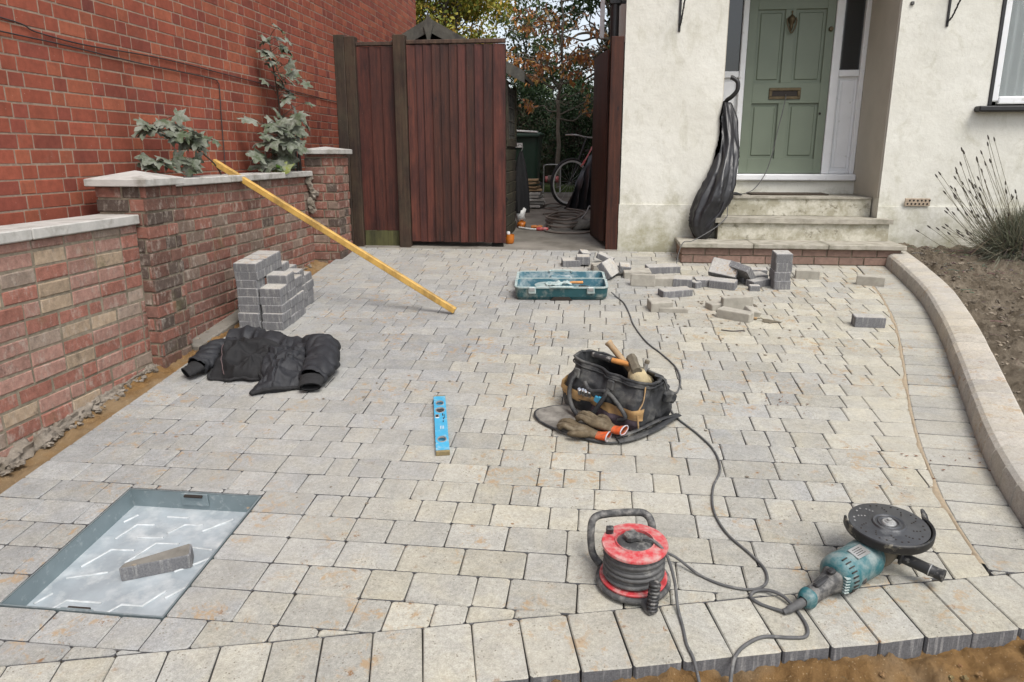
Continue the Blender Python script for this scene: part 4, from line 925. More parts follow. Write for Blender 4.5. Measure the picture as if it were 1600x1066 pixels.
def rid(m, pts, r=.0058): m.tube([(x, y, -dp + .001) for x, y in pts], r, 8, flat=.9)
for k, pts in enumerate(([(-.21, -.33), (-.17, -.25), (-.03, -.25)], [(.02, -.30), (.05, -.25), (.13, -.25), (.17, -.16)], [(-.26, -.13), (-.12, -.08)], [(-.25, -.06), (-.20, .06), (-.10, .065)], [(-.09, -.02), (-.04, .12), (.06, .125)], [(.05, .02), (.12, .11), (.22, .10)], [(-.23, .13), (-.20, .24), (-.12, .245)], [(-.03, .19), (.01, .26), (.09, .265)], [(.11, .22), (.20, .32)], [(-.10, .31), (0, .31)], [(.14, -.05), (.24, .05)], [(.19, -.20), (.27, -.08)], [(-.27, .25), (-.24, .31)], [(-.14, .15), (-.03, .16)], [(-.28, -.28), (-.25, -.22)], [(-.12, -.33), (.0, -.33)])):
    m = MB(); rid(m, pts); m.build('floor_rib', MT['ridge'], TR, smooth=60)
for s_ in (1, -1):
    m = MB(); m.box((.0 if s_ > 0 else -.02, s_ * (hy - .006), -.034), (.125, .010, .062), .003); k = m.build('key_box', MT['steel_side'], TR)
    m = MB(); m.box((.0 if s_ > 0 else -.02, s_ * (hy - .016), -.012), (.085, .014, .010), .002); m.build('key_slot', MT['slot_dark'], k)
o = loose_block(-1.70, 2.43, .55, (.3, .12, .06), -.087, 'grey wedge shaped block offcut lying in the manhole tray', None, poly=[(-.135, -.022), (.12, -.048), (.13, .035), (-.12, .006)])

# ---- yellow timber batten leaning on the wall
a, b = Vector((-1.10, 5.45, gz(5.45) + .028)), Vector((-3.05, 5.66, 1.492)); d = (b - a); L = d.length
r = thing('timber_batten', 'long yellow timber batten leaning from the paving onto the garden wall', 'batten', a, d.to_track_quat('X', 'Z').to_euler())
m = MB(); m.box((L / 2, 0, 0), (L, .042, .046), .004); m.build('batten', MT['yellow_timber'], r)
m = MB()
for i in range(7): m.lathe([(0, .001), (.003, .001), (.0035, 0)], 6, (.12 + i * .27 + U(-.05, .05), U(-.01, .01), .0255))
for k in range(1): m.build('nail_head', MT['iron'], r)

# ---- spirit level
r = thing('spirit_level', 'short blue spirit level lying flat on the paving', 'spirit level', *on_ground(-.81, 3.59, math.atan2(.62, -.15)))
LL, LW, LH = .66, .066, .026
m = MB(); n = 20
def plate(m, holes, z0, z1):
    # box-section body with round openings cut right through
    xs_ = sorted({-LL / 2 + .012, LL / 2 - .012} | {h[0] - h[1] * 1.25 for h in holes} | {h[0] + h[1] * 1.25 for h in holes})
    for i in range(len(xs_) - 1):
        x0, x1 = xs_[i], xs_[i + 1]; h = next((h for h in holes if x0 < h[0] < x1), None)
        if not h: m.box(((x0 + x1) / 2, 0, (z0 + z1) / 2), (x1 - x0, LW, z1 - z0)); continue
        cx, rr = h[0], h[1]; ring = []; outer = []
        for k in range(n):
            t = 2 * math.pi * k / n; ring.append((cx + rr * math.cos(t), h[2] * math.sin(t)))
            ca, sa = math.cos(t), math.sin(t); q = min(((x1 - x0) / 2) / max(abs(ca), 1e-6), (LW / 2) / max(abs(sa), 1e-6)); outer.append((cx + ca * q, sa * q))
        vs = [(a, b, z) for z in (z0, z1) for a, b in ring] + [(a, b, z) for z in (z0, z1) for a, b in outer]; fs = []
        for k in range(n):
            k2 = (k + 1) % n; fs += [(k, k2, n + k2, n + k), (n + k, n + k2, 3 * n + k2, 3 * n + k), (2 * n + k, 3 * n + k, 3 * n + k2, 2 * n + k2), (k, 2 * n + k, 2 * n + k2, k2)]
        m.add(vs, fs)
HO = [(.225, .030, .022), (.135, .034, .025), (-.205, .032, .023)]
plate(m, HO, 0, LH); m.build('body', MT['level_blue'], r)
for s_ in (-1, 1): MB().box((s_ * (LL / 2 - .006), 0, LH / 2), (.014, LW + .002, LH + .001), .003).build('end_cap', MT['level_end'], r)
for hx_, rr, ry in HO:
    m = MB(); m.lathe([(rr * .80, LH - .006), (rr * .84, LH + .0015), (rr * 1.04, LH + .0015), (rr * 1.06, LH - .002)], 24, (hx_, 0, 0)); o = m.build('vial_ring' , MT['alu'], r, smooth=40); o.scale = (1, ry / rr, 1); 
m = MB(); m.tube([(.135, -.02, LH - .008), (.135, .02, LH - .008)], .011, 10); m.build('vial', MT['slot_dark'], r, smooth=60)
m = MB(); m.box((.06, .018, LH - .002), (.045, .026, .008), .006); m.build('small_vial', MT['alu'], r)
m = MB(); m.box((.06, .018, LH + .0025), (.022, .012, .003)); m.build('small_vial_glass', MT['slot_dark'], r)
m = MB()
for i, (x, y, w, h) in enumerate(((.075, -.012, .03, .006), (.03, -.014, .02, .005), (-.005, -.012, .018, .005), (.055, -.020, .05, .003))): m.box((x, y, LH + .0008), (w, h, .0008))
m.build('printed_marks', MT['slot_dark'], r)
m = MB()
for i in range(3): m.box((-.075, -.012 + i * .008, LH + .0008), (.035, .003, .0008))
m.build('printed_lines', MT['white_plastic'], r)

# ================================================================== TOOL CASE
r = thing('tool_case', 'open teal plastic power tool case with its lid folded back flat', 'tool case', *on_ground(-.31, 5.87, .07))
def case_half(y0, y1, h, nm, notch):
    w = .375; o = MB()
    def outline(k): # rounded plan with a waist where the handle sits
        pts = []
        for cx, cy, a0 in ((w - .05, y0 + .05, -90), (w - .05, y1 - .05, 0), (-w + .05, y1 - .05, 90), (-w + .05, y0 + .05, 180)):
            for i in range(5): t = R(a0 + i * 22.5); pts.append((cx + (.05 - k) * math.cos(t), cy + (.05 - k) * math.sin(t)))
        return pts
    def ring(k, z):
        out = []
        for x, y in outline(k):
            out.append((x, y, z))
        return out
    A, B, Cc, D, E = ring(.018, .004), ring(.004, .03), ring(0, h), ring(.016, h + .001), ring(.032, .02)
    n = len(A); q = lambda a, b, m_, mi: m_.add(a + b, [(i, (i + 1) % n, n + (i + 1) % n, n + i) for i in range(n)], mi)
    q(A, B, o, 0); q(B, Cc, o, 0); o.add(A, [tuple(range(n))[::-1]], 0); sh_ = o.build(nm, MT['case_teal'], r, smooth=50)
    o = MB(); q(ring(-.004, h - .006), ring(-.004, h + .004), o, 0); q(ring(-.004, h + .004), ring(.016, h + .004), o, 0); q(ring(.016, h + .004), ring(.016, h - .008), o, 0); o.build('rim', MT['case_rim'], sh_)
    o = MB(); q(ring(.016, h), E, o, 0); o.add(E, [tuple(range(n))], 0); o.build('liner', MT['case_inside'], sh_)
    return sh_
base = case_half(0, .285, .108, 'base', True); lid = case_half(.32, .60, .085, 'lid', False)
for x in (-.235, .235):
    m = MB(); m.box((x, -.008, .088), (.062, .018, .058), .006); l = m.build('latch', MT['case_rim'], r); m = MB(); m.box((x, -.018, .098), (.044, .006, .03), .003); m.build('latch_lip', MT['alu'], l)
m = MB(); m.prism([(-.09, 0.002), (.09, .002), (.06, .03), (-.06, .03)], -.006, .03, 'y'); m.build('foot_recess', MT['slot_dark'], r)
m = MB(); m.tube(cr([(-.10, .02, .10), (-.075, -.002, .112), (.075, -.002, .112), (.10, .02, .10)], 6), .010, 8); m.build('carry_handle', MT['case_rim'], r, smooth=60)
m = MB(); m.tube(cr([(-.1, .575, .088), (-.075, .592, .094), (.075, .592, .094), (.1, .575, .088)], 6), .009, 8); m.build('carry_handle', MT['case_rim'], r, smooth=60)
m = MB(); m.box((0, .31, .05), (.60, .04, .03), .006); m.build('hinge', MT['case_teal'], r)
m = MB(); m.box((0, .04, .055), (.20, .05, .07), .02); m.box((-.09, .13, .045), (.05, .16, .06), .02); m.build('moulded_bay', MT['case_inside'], base)
m = MB(); m.box((0, .50, .04), (.20, .12, .06), .02); m.build('moulded_bay', MT['case_inside'], lid)
P_ = on_ground(-.31, 5.87, .07)
def in_case(nm, lb, cat, fn, mt, x, y, z, rz):
    M_ = Matrix.Translation(P_[0]) @ P_[1].to_matrix().to_4x4() @ Matrix.Translation((x, y, z)) @ Matrix.Rotation(rz, 4, 'Z')
    m = MB(); fn(m); o = m.build(nm, MT[mt], center=False, smooth=40); o.matrix_world = M_; return tag(o, lb, cat)
in_case('grinding_disc', 'dusty white cutting disc lying in the left bay of the tool case', 'disc', lambda m: m.lathe([(.0, .002), (.085, .002), (.088, .0), (.085, -.003), (0, -.003)], 28), 'case_rim', -.13, .15, .09, 0)
in_case('dust_sheet', 'crumpled pale paper in the middle of the tool case', 'paper', lambda m: m.grid(lambda u, v: (lerp(-.11, .10, u), lerp(-.05, .05, v), .03 * abs(fbm(u * 4, v * 4, 2)) + .01), 14, 10), 'case_rim', -.02, .16, .085, .2)
in_case('spanner', 'small orange handled spanner in the right bay of the tool case', 'spanner', lambda m: m.tube([(-.07, 0, 0), (-.02, 0, .006), (.07, 0, 0)], [.008, .010, .013], 8), 'wood_orange', .11, .17, .10, .25)
in_case('side_grip', 'dark side grip lying in the right bay of the tool case', 'grip', lambda m: m.tube([(-.06, 0, 0), (0, 0, .004), (.06, 0, 0)], [.012, .015, .011], 8), 'black_plastic', .20, .12, .075, -.5)

# ================================================================== TOOL BAG AND WHAT IS IN IT
BP = on_ground(.11, 3.84, R(-40)); BAG = thing('tool_bag', 'worn black canvas tool bag, open and full of hand tools', 'bag', *BP)
SEC = [(0, .215, .125), (.015, .245, .145), (.06, .26, .158), (.13, .258, .155), (.19, .252, .128), (.235, .25, .098), (.262, .25, .085)]
def bsec(z):
    zs = [a for a, _, _ in SEC]; return float(np.interp(z, zs, [b for _, b, _ in SEC])), float(np.interp(z, zs, [c for _, _, c in SEC]))
def bpt(t, z, off=0.0, n=7.0):
    a, b = bsec(z); ca, sa = math.cos(t), math.sin(t)
    q = 1 / (abs(ca) ** n + abs(sa) ** n) ** (1 / n)
    w = .020 * fbm(ca * 3 + 2, sa * 3, z * 9, 2) + .012 * ((1 - abs(fbm(ca * 4, sa * 4, z * 14 + ca * 2, 1))) ** 4 - .4) - .012 * math.sin(min(1, z / .26) * math.pi) * max(0, -sa) * math.cos(ca * 5)
    sag = -.012 * math.cos(t) * (z / .26) ** 3 + .006 * math.cos(2 * t) * (z / .26) ** 3
    return ((a * q + w + off) * ca, (b * q + w + off) * sa, z + sag)
m = MB(); m.grid(lambda u, v: bpt(u * 2 * math.pi, v * .262), 120, 30); m.grid(lambda u, v: bpt(u * 2 * math.pi, .262 - v * .17, -.012), 72, 4)
m.add([(-.22, -.1, .09), (.22, -.1, .09), (.22, .1, .09), (-.22, .1, .09)], [(0, 1, 2, 3)]); m.build('body', MT['bag_black'], BAG, smooth=180)
m = MB(); m.tube([bpt(i / 60 * 2 * math.pi, .263, -.004) for i in range(60)], .0085, 8, closed=True); m.tube([bpt(i / 60 * 2 * math.pi, .243, .006) for i in range(60)], .0045, 6, closed=True); m.build('rim', MT['bag_black'], BAG, smooth=60)
m = MB(); m.grid(lambda u, v: bpt(lerp(R(196), R(322), u), lerp(.085, .155 - .04 * math.sin(u * math.pi) + .03 * (1 - u), v), .012 + .010 * math.sin(u * 9) * v + .006 * v), 40, 6); m.build('tan_pocket_band', MT['bag_tan'], BAG, smooth=180)
m = MB(); m.grid(lambda u, v: bpt(lerp(R(190), R(262), u), lerp(.006, .10, v), .017 + .006 * math.sin(u * 7)), 24, 6); m.build('lower_pocket', MT['bag_black'], BAG, smooth=180)
m = MB(); m.grid(lambda u, v: bpt(lerp(R(262), R(318), u), lerp(.006, .088, v), .016 + .007 * math.sin(u * 5)), 24, 6); m.build('lower_pocket', MT['bag_purple'], BAG, smooth=180)
def strap(m, pts, w=.019, th=.3, n=8): m.tube(cr(pts, n), w, 8, flat=th)
m = MB(); P = cr([(-.165, -.145, .225), (-.175, -.185, .17), (-.15, -.215, .09), (-.075, -.235, .035), (.0, -.225, .055), (.045, -.20, .13), (.07, -.165, .205)], 8); m.tube(P, .0125, 8); m.build('carry_handle', MT['bag_black'], BAG, smooth=60)
m = MB(); m.tube(cr([(-.10, -.155, .19), (-.03, -.19, .175), (.06, -.17, .19), (.14, -.175, .15), (.20, -.185, .10), (.16, -.19, .07)], 8), .0115, 8); m.build('carry_handle', MT['bag_black'], BAG, smooth=60)
for x in (-.165, .068): m = MB(); m.box((x, -.150, .225), (.045, .014, .055), .006, Matrix.Rotation(R(-14), 3, 'X')); m.build('handle_patch', MT['bag_black'], BAG)
m = MB(); m.tube(cr([bpt(R(318), .25, .008), bpt(R(320), .18, .01), bpt(R(316), .13, .012), bpt(R(317), .05, .014), bpt(R(317), .01, .014)], 6), .004, 6); m.build('zip', MT['bag_tan'], BAG, smooth=60)
m = MB(); m.tube(cr([(.21, .03, .27), (.25, .06, .25), (.275, .06, .20)], 6), .012, 8, flat=.5); lump(m, (.283, .06, .165), (.03, .035, .035), 3.0, rough=.6); m.build('buckle', MT['bag_black'], BAG, smooth=50)
m = MB(); m.tube(cr([(.24, -.29, .02), (.27, -.21, .02), (.285, -.1, .02), (.29, 0, .025), (.285, .08, .03), (.275, .17, .02)], 8), .022, 8, flat=.35); m.build('shoulder_strap', MT['bag_black'], BAG, smooth=60)
m = MB(); m.tube(cr([(.22, -.28, .03), (.255, -.19, .04), (.275, -.08, .05), (.28, .02, .05), (.28, .14, .03)], 8), .012, 8, flat=.5); m.build('shoulder_strap', MT['bag_black'], BAG, smooth=60)
fp = cr([(-.20, -.15, 0), (-.275, -.25, 0), (-.283, -.345, 0), (-.20, -.395, 0), (-.05, -.405, 0), (.08, -.385, 0), (.20, -.335, 0), (.24, -.28, 0), (.20, -.17, 0), (0, -.15, 0)], 5, True)
m = MB(); n = len(fp); zf = lambda p: .010 + .012 * fbm(p.x * 6, p.y * 6, 1) + .02 * max(0, -p.x - .12)
m.add([(p.x, p.y, max(.003, zf(p) - .006)) for p in fp] + [(p.x, p.y, zf(p) + .004) for p in fp] + [(lerp(p.x, -.02, .08), lerp(p.y, -.27, .08), zf(p) + .010) for p in fp] + [(-.02, -.27, .016)], [(i, (i + 1) % n, n + (i + 1) % n, n + i) for i in range(n)] + [(n + i, n + (i + 1) % n, 2 * n + (i + 1) % n, 2 * n + i) for i in range(n)] + [(2 * n + i, 2 * n + (i + 1) % n, 3 * n) for i in range(n)] + [tuple(range(n))])
m.build('front_flap', MT['bag_flap'], BAG, smooth=60)
m = MB(); m.tube([(p.x, p.y, zf(p) + .003) for p in fp], .006, 6, closed=True); m.build('flap_binding', MT['bag_black'], BAG, smooth=60)
BMX = Matrix.Translation(BP[0]) @ BP[1].to_matrix().to_4x4()
def bagthing(nm, lb, cat, x=0, y=0, z=0):
    r = thing(nm, lb, cat, BMX @ Vector((x, y, z)), BP[1]); return r
r = bagthing('wooden_mallet', 'mallet with pale wooden handle sticking out of the back of the tool bag', 'mallet', -.05, .0, .27)
m = MB(); m.tube(cr([(-.03, .0, .115), (.03, .01, .06), (.11, .02, -.01), (.15, .03, -.05)], 5), [.021, .0205] + [.017] * 14, 10); m.build('handle', MT['wood_handle'], r, smooth=50)
m = MB(); m.lathe([(.0, -.045), (.034, -.045), (.038, -.03), (.038, .05), (.03, .06), (0, .06)], 16, (.18, .04, -.08), (0, 1, .2)); m.build('head', MT['mallet'], r, smooth=40)
r = bagthing('club_hammer', 'club hammer with black and orange handle lying across the tool bag', 'hammer', 0, .0, .27)
m = MB(); m.tube(cr([(-.15, -.045, .035), (-.10, -.04, .035), (-.02, -.03, .035)], 4), [.012] + [.0165] * 8, 10); m.build('grip', MT['black_plastic'], r, smooth=50)
m = MB(); m.tube([(-.02, -.03, .035), (.03, -.025, .036), (.085, -.018, .038)], [.014, .015, .013], 10); m.build('shaft', MT['wood_orange'], r, smooth=50)
m = MB(); m.lathe([(0, -.062), (.022, -.062), (.026, -.055), (.024, -.03), (.022, 0), (.024, .03), (.026, .055), (.022, .062), (0, .062)], 12, (.11, -.014, .044), (.75, -.55, -.25), sq=6); m.build('head', MT['iron'], r, smooth=35)
r = bagthing('rubber_mallet', 'cream rubber mallet head showing over the rim of the tool bag', 'mallet', .14, -.02, .255)
m = MB(); m.lathe([(0, .05), (.02, .048), (.036, .038), (.047, .018), (.05, 0), (.05, -.06), (.04, -.07), (0, -.07)], 22, (0, 0, 0), (-.35, -.2, .9)); m.build('head', MT['mallet'], r, smooth=50)
m = MB(); m.tube([(.02, .02, 0), (.05, .06, -.1)], .014, 8); m.build('handle', MT['wood_handle'], r, smooth=60)
r = bagthing('cold_chisel', 'grey steel chisel end poking up behind the hammer head', 'chisel', .16, .02, .27); m = MB(); m.tube([(-.02, -.02, -.08), (.005, .0, .06)], .012, 8); m.build('shank', MT['alu'], r, smooth=50); m = MB(); m.lathe([(.0, .016), (.012, .014), (.014, 0), (.012, -.002)], 8, (.005, 0, .058), (.2, .15, 1)); m.build('struck_end', MT['iron'], r, smooth=40)
r = bagthing('socket_set', 'shiny chrome sockets in the front pocket of the tool bag', 'socket set', -.075, -.19, .15)
for i in range(4): m = MB(); m.lathe([(.0, .02), (.008, .02), (.012, .016), (.013, -.02), (0, -.02)], 10, (-.03 + i * .022, .004 * (i % 2), .002 * i), (.2, -.4, .8)); m.build('socket', basic('chrome', (.75, .75, .75), .15, 1.0, bump=0), r, smooth=40)
r = bagthing('blue_packet', 'small pale blue packet tucked in the tan pocket of the bag', 'packet', .02, -.185, .135); m = MB(); m.box((0, 0, 0), (.05, .012, .035), .003, Matrix.Rotation(.3, 3, 'Y')); m.box((.02, -.004, .012), (.03, .01, .03), .003); m.build('wrapper', MT['level_blue'], r)
def glove(nm, lb, x, y, z, rz, thumb=1, spread=1.0, cuffz=0.0):
    r = thing(nm, lb, 'glove', BMX @ Vector((x, y, z)), (BP[1].to_matrix() @ Matrix.Rotation(rz, 3, 'Z')).to_euler(), 'work gloves on the bag flap')
    m = MB()
    m.tube(cr([(.0, 0, 0), (.045, 0, .006), (.09, 0, .010), (.13, 0, .008), (.15, 0, .006)], 5), [lerp(.028, .047, min(1, i / 9)) if i < 15 else lerp(.047, .03, (i - 14) / 7) for i in range(21)], 14, flat=.48)
    for k, (dy, L, b) in enumerate(((-.036, .062, .010), (-.012, .082, .018), (.012, .078, .006), (.034, .058, .014))):
        m.tube(cr([(.115, dy * .85, .006), (.15, dy * spread, .014 + b * .4), (.15 + L * .55, dy * 1.05 * spread, .014 + b), (.15 + L, dy * 1.1 * spread, .004)], 4), [.0145] * 9 + [.0135, .0125, .011, .006], 10)
    m.tube(cr([(.05, thumb * .025, .006), (.085, thumb * .055, .012), (.12, thumb * .068, .012), (.145, thumb * .062, .004)], 4), [.017] * 6 + [.015, .015, .014, .013, .011, .009, .005], 10)
    m.build('hand', MT['glove_brown'], r, smooth=180)
    m = MB(); P = cr([(-.05, 0, .008 + cuffz), (-.035, 0, .006 + cuffz * .6), (-.015, 0, .002), (.012, 0, 0)], 5); nn = len(P); m.tube(P, [lerp(.039, .030, i / (nn - 1)) for i in range(nn)], 16, cap=False, flat=.55); m.tube(P, [lerp(.035, .027, i / (nn - 1)) for i in range(nn)], 16, cap=False, flat=.60); m.build('cuff', MT['glove_orange'], r, smooth=180)
    m = MB(); m.tube([(-.05, .0385 * math.sin(t * .3142), .008 + cuffz + .0212 * math.cos(t * .3142)) for t in range(20)], .0036, 6, closed=True); m.build('cuff_hem', MT['glove_cuff'], r, smooth=180)
glove('work_glove', 'brown and orange work glove lying nearest the edge of the bag flap', .15, -.325, .03, R(197), 1, .95)
glove('work_glove', 'work glove whose open orange cuff faces the camera, on top of the other', .20, -.262, .058, R(189), -1, .9, .004)

# ================================================================== CABLE REEL
RP = on_ground(.148, 2.415); REEL = thing('cable_reel', 'red and black extension cable reel standing flat on the paving', 'cable reel', *RP)
m = MB(); m.lathe([(.0, .030), (.118, .030), (.121, .034), (.121, .039), (.118, .042), (.0, .042)], 48); m.build('lower_flange', MT['red_plastic'], REEL, smooth=40)
m = MB(); m.tube([(.123 * math.cos(t / 40 * 6.2832), .123 * math.sin(t / 40 * 6.2832), .020) for t in range(40)], .012, 10, closed=True); m.tube(cr([(.03, -.12, .018), (.045, -.15, .014), (.058, -.165, .014)], 4), .014, 8); m.build('base_ring', MT['grey_dusty'], REEL, smooth=60)
m = MB(); pts = []
for i in range(12 * 26 + 1):
    t = i / 26; lay = t % 12; z = .054 + .100 * (lay / 12); a = 2 * math.pi * t
    pts.append(((.098 + .005 * fbm(t * .9, 3) + .004 * math.sin(t * 2.1)) * math.cos(a), (.098 + .005 * fbm(t * .9, 3) + .004 * math.sin(t * 2.1)) * math.sin(a), z + .004 * math.sin(a + t)))
m.tube(pts, .0088, 7); m.lathe([(.088, .04), (.088, .165)], 32); m.build('wound_cable', MT['rubber_cable'], REEL, smooth=180)
m = MB(); m.lathe([(.066, .168), (.112, .164), (.1165, .167), (.1175, .172), (.115, .177), (.072, .180), (.069, .186), (.066, .186), (.064, .172)], 48); tf = m.build('upper_flange', MT['red_plastic'], REEL, smooth=40)
m = MB(); m.lathe([(.0, .182), (.045, .182), (.060, .179), (.065, .174)], 36); m.build('socket_plate', MT['grey_dusty'], REEL, smooth=40)
m = MB(); m.lathe([(.0, .003), (.004, .003), (.005, 0)], 8, (-.02, .03, .184)); m.build('cutout_button', MT['red_plastic'], REEL, smooth=40)
m = MB(); m.box((-.012, .006, .196), (.05, .045, .032), .009, Matrix.Rotation(.5, 3, 'Z')); m.box((.014, -.002, .194), (.03, .022, .02), .006, Matrix.Rotation(-.2, 3, 'Z')); m.build('plug', MT['grey_dusty'], REEL)
m = MB(); m.box((-.088, .048, .188), (.027, .027, .026), .004); m.box((-.088, .048, .172), (.02, .02, .012)); m.build('winding_knob', MT['black_plastic'], REEL)
m = MB(); m.tube(cr([(-.118, .07, .02), (-.148, .10, .05), (-.156, .13, .12), (-.146, .165, .155), (-.10, .185, .165), (.01, .2, .17), (.05, .195, .165), (.07, .17, .14), (.075, .12, .07), (.07, .10, .03)], 7), .0145, 10); m.build('carrying_frame', MT['grey_dusty'], REEL, smooth=60)
m = MB(); P = [(.058, -.155, .012), (.06, -.150, .03), (.062, -.147, .06), (.065, -.143, .12)]; P = [tuple(lerp(Vector(P[0]), Vector(P[3]), i / 24)) for i in range(25)]; m.tube(P, [.019 + (.0018 if i % 3 else -.0028) for i in range(25)], 12); m.build('ribbed_grip', MT['black_plastic'], REEL, smooth=35)

# ================================================================== ANGLE GRINDER
GA = math.atan2(.29, .36); GPs = on_ground(.72, 2.335, GA); GR = thing('angle_grinder', 'large teal angle grinder lying upside down with its black disc on top', 'grinder', *GPs)
ax = (1, 0, .06)
m = MB(); m.lathe([(.0, .148), (.040, .149), (.056, .155), (.067, .170), (.071, .19), (.071, .215), (.068, .218), (.068, .30), (.070, .305), (.070, .335), (.062, .355), (.052, .375)], 36, (0, 0, .060), ax); body = m.build('motor_housing', MT['teal'], GR, smooth=40)
for k in range(9):
    for x, a in ((.183, R(100 + k * 14)), (.195, R(-30 - k * 9))): MB().box((x, .0708 * math.cos(a), .071 + .0708 * math.sin(a)), (.026 if a > 0 else .020, .0045, .0035), 0, Matrix.Rotation(a - math.pi / 2, 3, 'X')).build('air_vent', MT['slot_dark'], body)
m = MB()
for s_ in (-1,):
    for k in range(6): m.box((.158, s_ * .043, .040 + k * .0115), (.018, .032, .0045), .001, Matrix.Rotation(.35 * s_, 3, 'Z'))
m.build('vent_fins', MT['case_rim'], body)
m = MB(); m.box((.262, -.014, .1425), (.07, .046, .004), .001, Matrix.Rotation(.2, 3, 'X')); m.build('rating_plate', MT['alu'], body)
m = MB()
for i in range(4): m.box((.258, -.026 + i * .008, .1422 + i * .0016), (.045 - .006 * (i % 2), .0022, .001), 0, Matrix.Rotation(.2, 3, 'X'))
m.build('plate_print', MT['slot_dark'], body)
m = MB(); m.lathe([(.0, 0), (.012, 0), (.013, -.004)], 14, (.235, -.0685, .062), (0, -1, 0)); m.build('brush_cap', MT['black_plastic'], body, smooth=40)
fc = bpy.data.curves.new('lettering', 'FONT'); fc.body = 'makita'; fc.size = .033; fc.extrude = .0004; fc.align_x = 'CENTER'; fc.shear = .25
ft = bpy.data.objects.new('lettering', fc); COL.objects.link(ft); lm = bpy.data.meshes.new_from_object(ft.evaluated_get(bpy.context.evaluated_depsgraph_get())); bpy.data.objects.remove(ft); bpy.data.curves.remove(fc)
fo = bpy.data.objects.new('lettering', lm); COL.objects.link(fo); fo.parent = body; lm.materials.clear(); lm.materials.append(MT['case_rim']); fo.location = (.30, -.0665, .086); fo.rotation_euler = (R(66), 0, 0)
m = MB(); m.lathe([(.052, .37), (.060, .378), (.062, .40), (.058, .44), (.048, .485), (.03, .505), (.0, .508)], 28, (0, 0, .060), ax); m.lathe([(.042, .08), (.046, .11), (.038, .14), (.030, .17)], 24, (.445, 0, .0)); m.build('gearbox', MT['iron'], GR, smooth=40)
def hsec(x):
    w = float(np.interp(x, [0, .02, .06, .12, .165], [.024, .031, .027, .031, .048])); hh = float(np.interp(x, [0, .02, .06, .12, .165], [.024, .031, .028, .033, .050])); zc = float(np.interp(x, [0, .06, .165], [.036, .045, .066])); return w, hh, zc
m = MB()
def hp(u, v):
    x = lerp(.028, .168, u); w, hh, zc = hsec(x); t = v * 2 * math.pi; ca, sa = math.cos(t), math.sin(t); q = 1 / (abs(ca) ** 3.2 + abs(sa) ** 3.2) ** (1 / 3.2); return (x, w * q * ca, zc + hh * q * sa)
m.grid(hp, 16, 24); m.build('rear_handle', MT['grey_dusty'], GR, smooth=60)
m = MB()
def he(u, v):
    x = lerp(-.004, .030, u); w, hh, zc = hsec(x); k = 1.08 if u > .05 else .7; t = v * 2 * math.pi; ca, sa = math.cos(t), math.sin(t); q = 1 / (abs(ca) ** 3 + abs(sa) ** 3) ** (1 / 3); return (x, k * w * q * ca, zc + k * hh * q * sa)
m.grid(he, 6, 24); m.build('handle_end', MT['teal'], GR, smooth=60)
m = MB(); m.box((.088, 0, .080), (.075, .022, .014), .005, Matrix.Rotation(-.09, 3, 'Y')); m.build('trigger', MT['black_plastic'], GR)
m = MB(); m.box((.135, 0, .103), (.03, .026, .018), .006); m.build('lock_button', MT['black_plastic'], GR)
m = MB(); m.tube(cr([(.0, 0, .034), (-.03, .004, .028), (-.06, .012, .018), (-.075, .018, .012)], 5), [.016] * 6 + [.0135] * 5 + [.011] * 5, 10); m.build('cord_sleeve', MT['rubber_cable'], GR, smooth=50)
# blade and guard, facing up
dc = Vector((.448, .0, .182))
def gang(deg): return R(deg) - GA
m = MB(); m.lathe([(.024, .003), (.045, .003), (.05, .0005), (.13, .0005), (.136, -.001), (.136, -.003), (.05, -.003), (0, -.003)], 64, dc); m.build('cutting_disc', MT['disc'], GR, smooth=40)
m = MB(); m.lathe([(.046, .0032), (.050, .0062), (.054, .0062), (.058, .0008)], 48, dc); m.lathe([(.030, .003), (.033, .007), (.037, .007), (.040, .003)], 40, dc); m.build('flange_rings', MT['disc'], GR, smooth=40)
m = MB(); m.lathe([(.0, .020), (.008, .020), (.009, .013), (.014, .0125), (.015, .009), (.022, .008), (.025, .004), (.026, .0)], 24, dc); m.build('clamping_nut', MT['alu'], GR, smooth=35)
m = MB()
for a0, a1, zt, zb in ((168, 382, -.004, -.036),):
    def gp(u, v):
        t = gang(lerp(a0, a1, u)); prof = [(.128, -.030), (.146, -.032), (.151, -.022), (.151, .004), (.147, .007), (.141, .003)]; k = v * 5; i = min(int(k), 4); f = k - i; rr = lerp(prof[i][0], prof[i + 1][0], f); zz = lerp(prof[i][1], prof[i + 1][1], f)
        return (dc.x + rr * math.cos(t), dc.y + rr * math.sin(t), dc.z + zz)
    m.grid(gp, 60, 15)
t0 = gang(382)
m.tube(cr([tuple(dc + Vector((.149 * math.cos(t0 - .12), .149 * math.sin(t0 - .12), -.008))), tuple(dc + Vector((.153 * math.cos(t0), .153 * math.sin(t0), .008))), tuple(dc + Vector((.150 * math.cos(t0 + .09), .150 * math.sin(t0 + .09), .026)))], 5), [.012] * 6 + [.010, .009, .008, .006, .004], 8, flat=.5)
m.lathe([(.03, -.034), (.132, -.030)], 48, dc); m.build('wheel_guard', MT['guard'], GR, smooth=60)
for k in range(10):
    ang = gang(k * 36 + 8); m = MB()
    for rr in (.082, .092, .102): m.lathe([(.0, .0016), (.0030, .0016), (.0031, .0005)], 8, dc + Vector((rr * math.cos(ang + (rr - .09) * 6), rr * math.sin(ang + (rr - .09) * 6), 0)))
    for a2 in (.22, .42): m.lathe([(.0, .0016), (.0036, .0016), (.0037, .0005)], 8, dc + Vector((.116 * math.cos(ang + a2), .116 * math.sin(ang + a2), 0)))
    m.build('hole_dots', MT['slot_dark'] if k not in (3, 4) else MT['alu'], GR)  # coloured dots stand for holes; two sets pale as light showing through
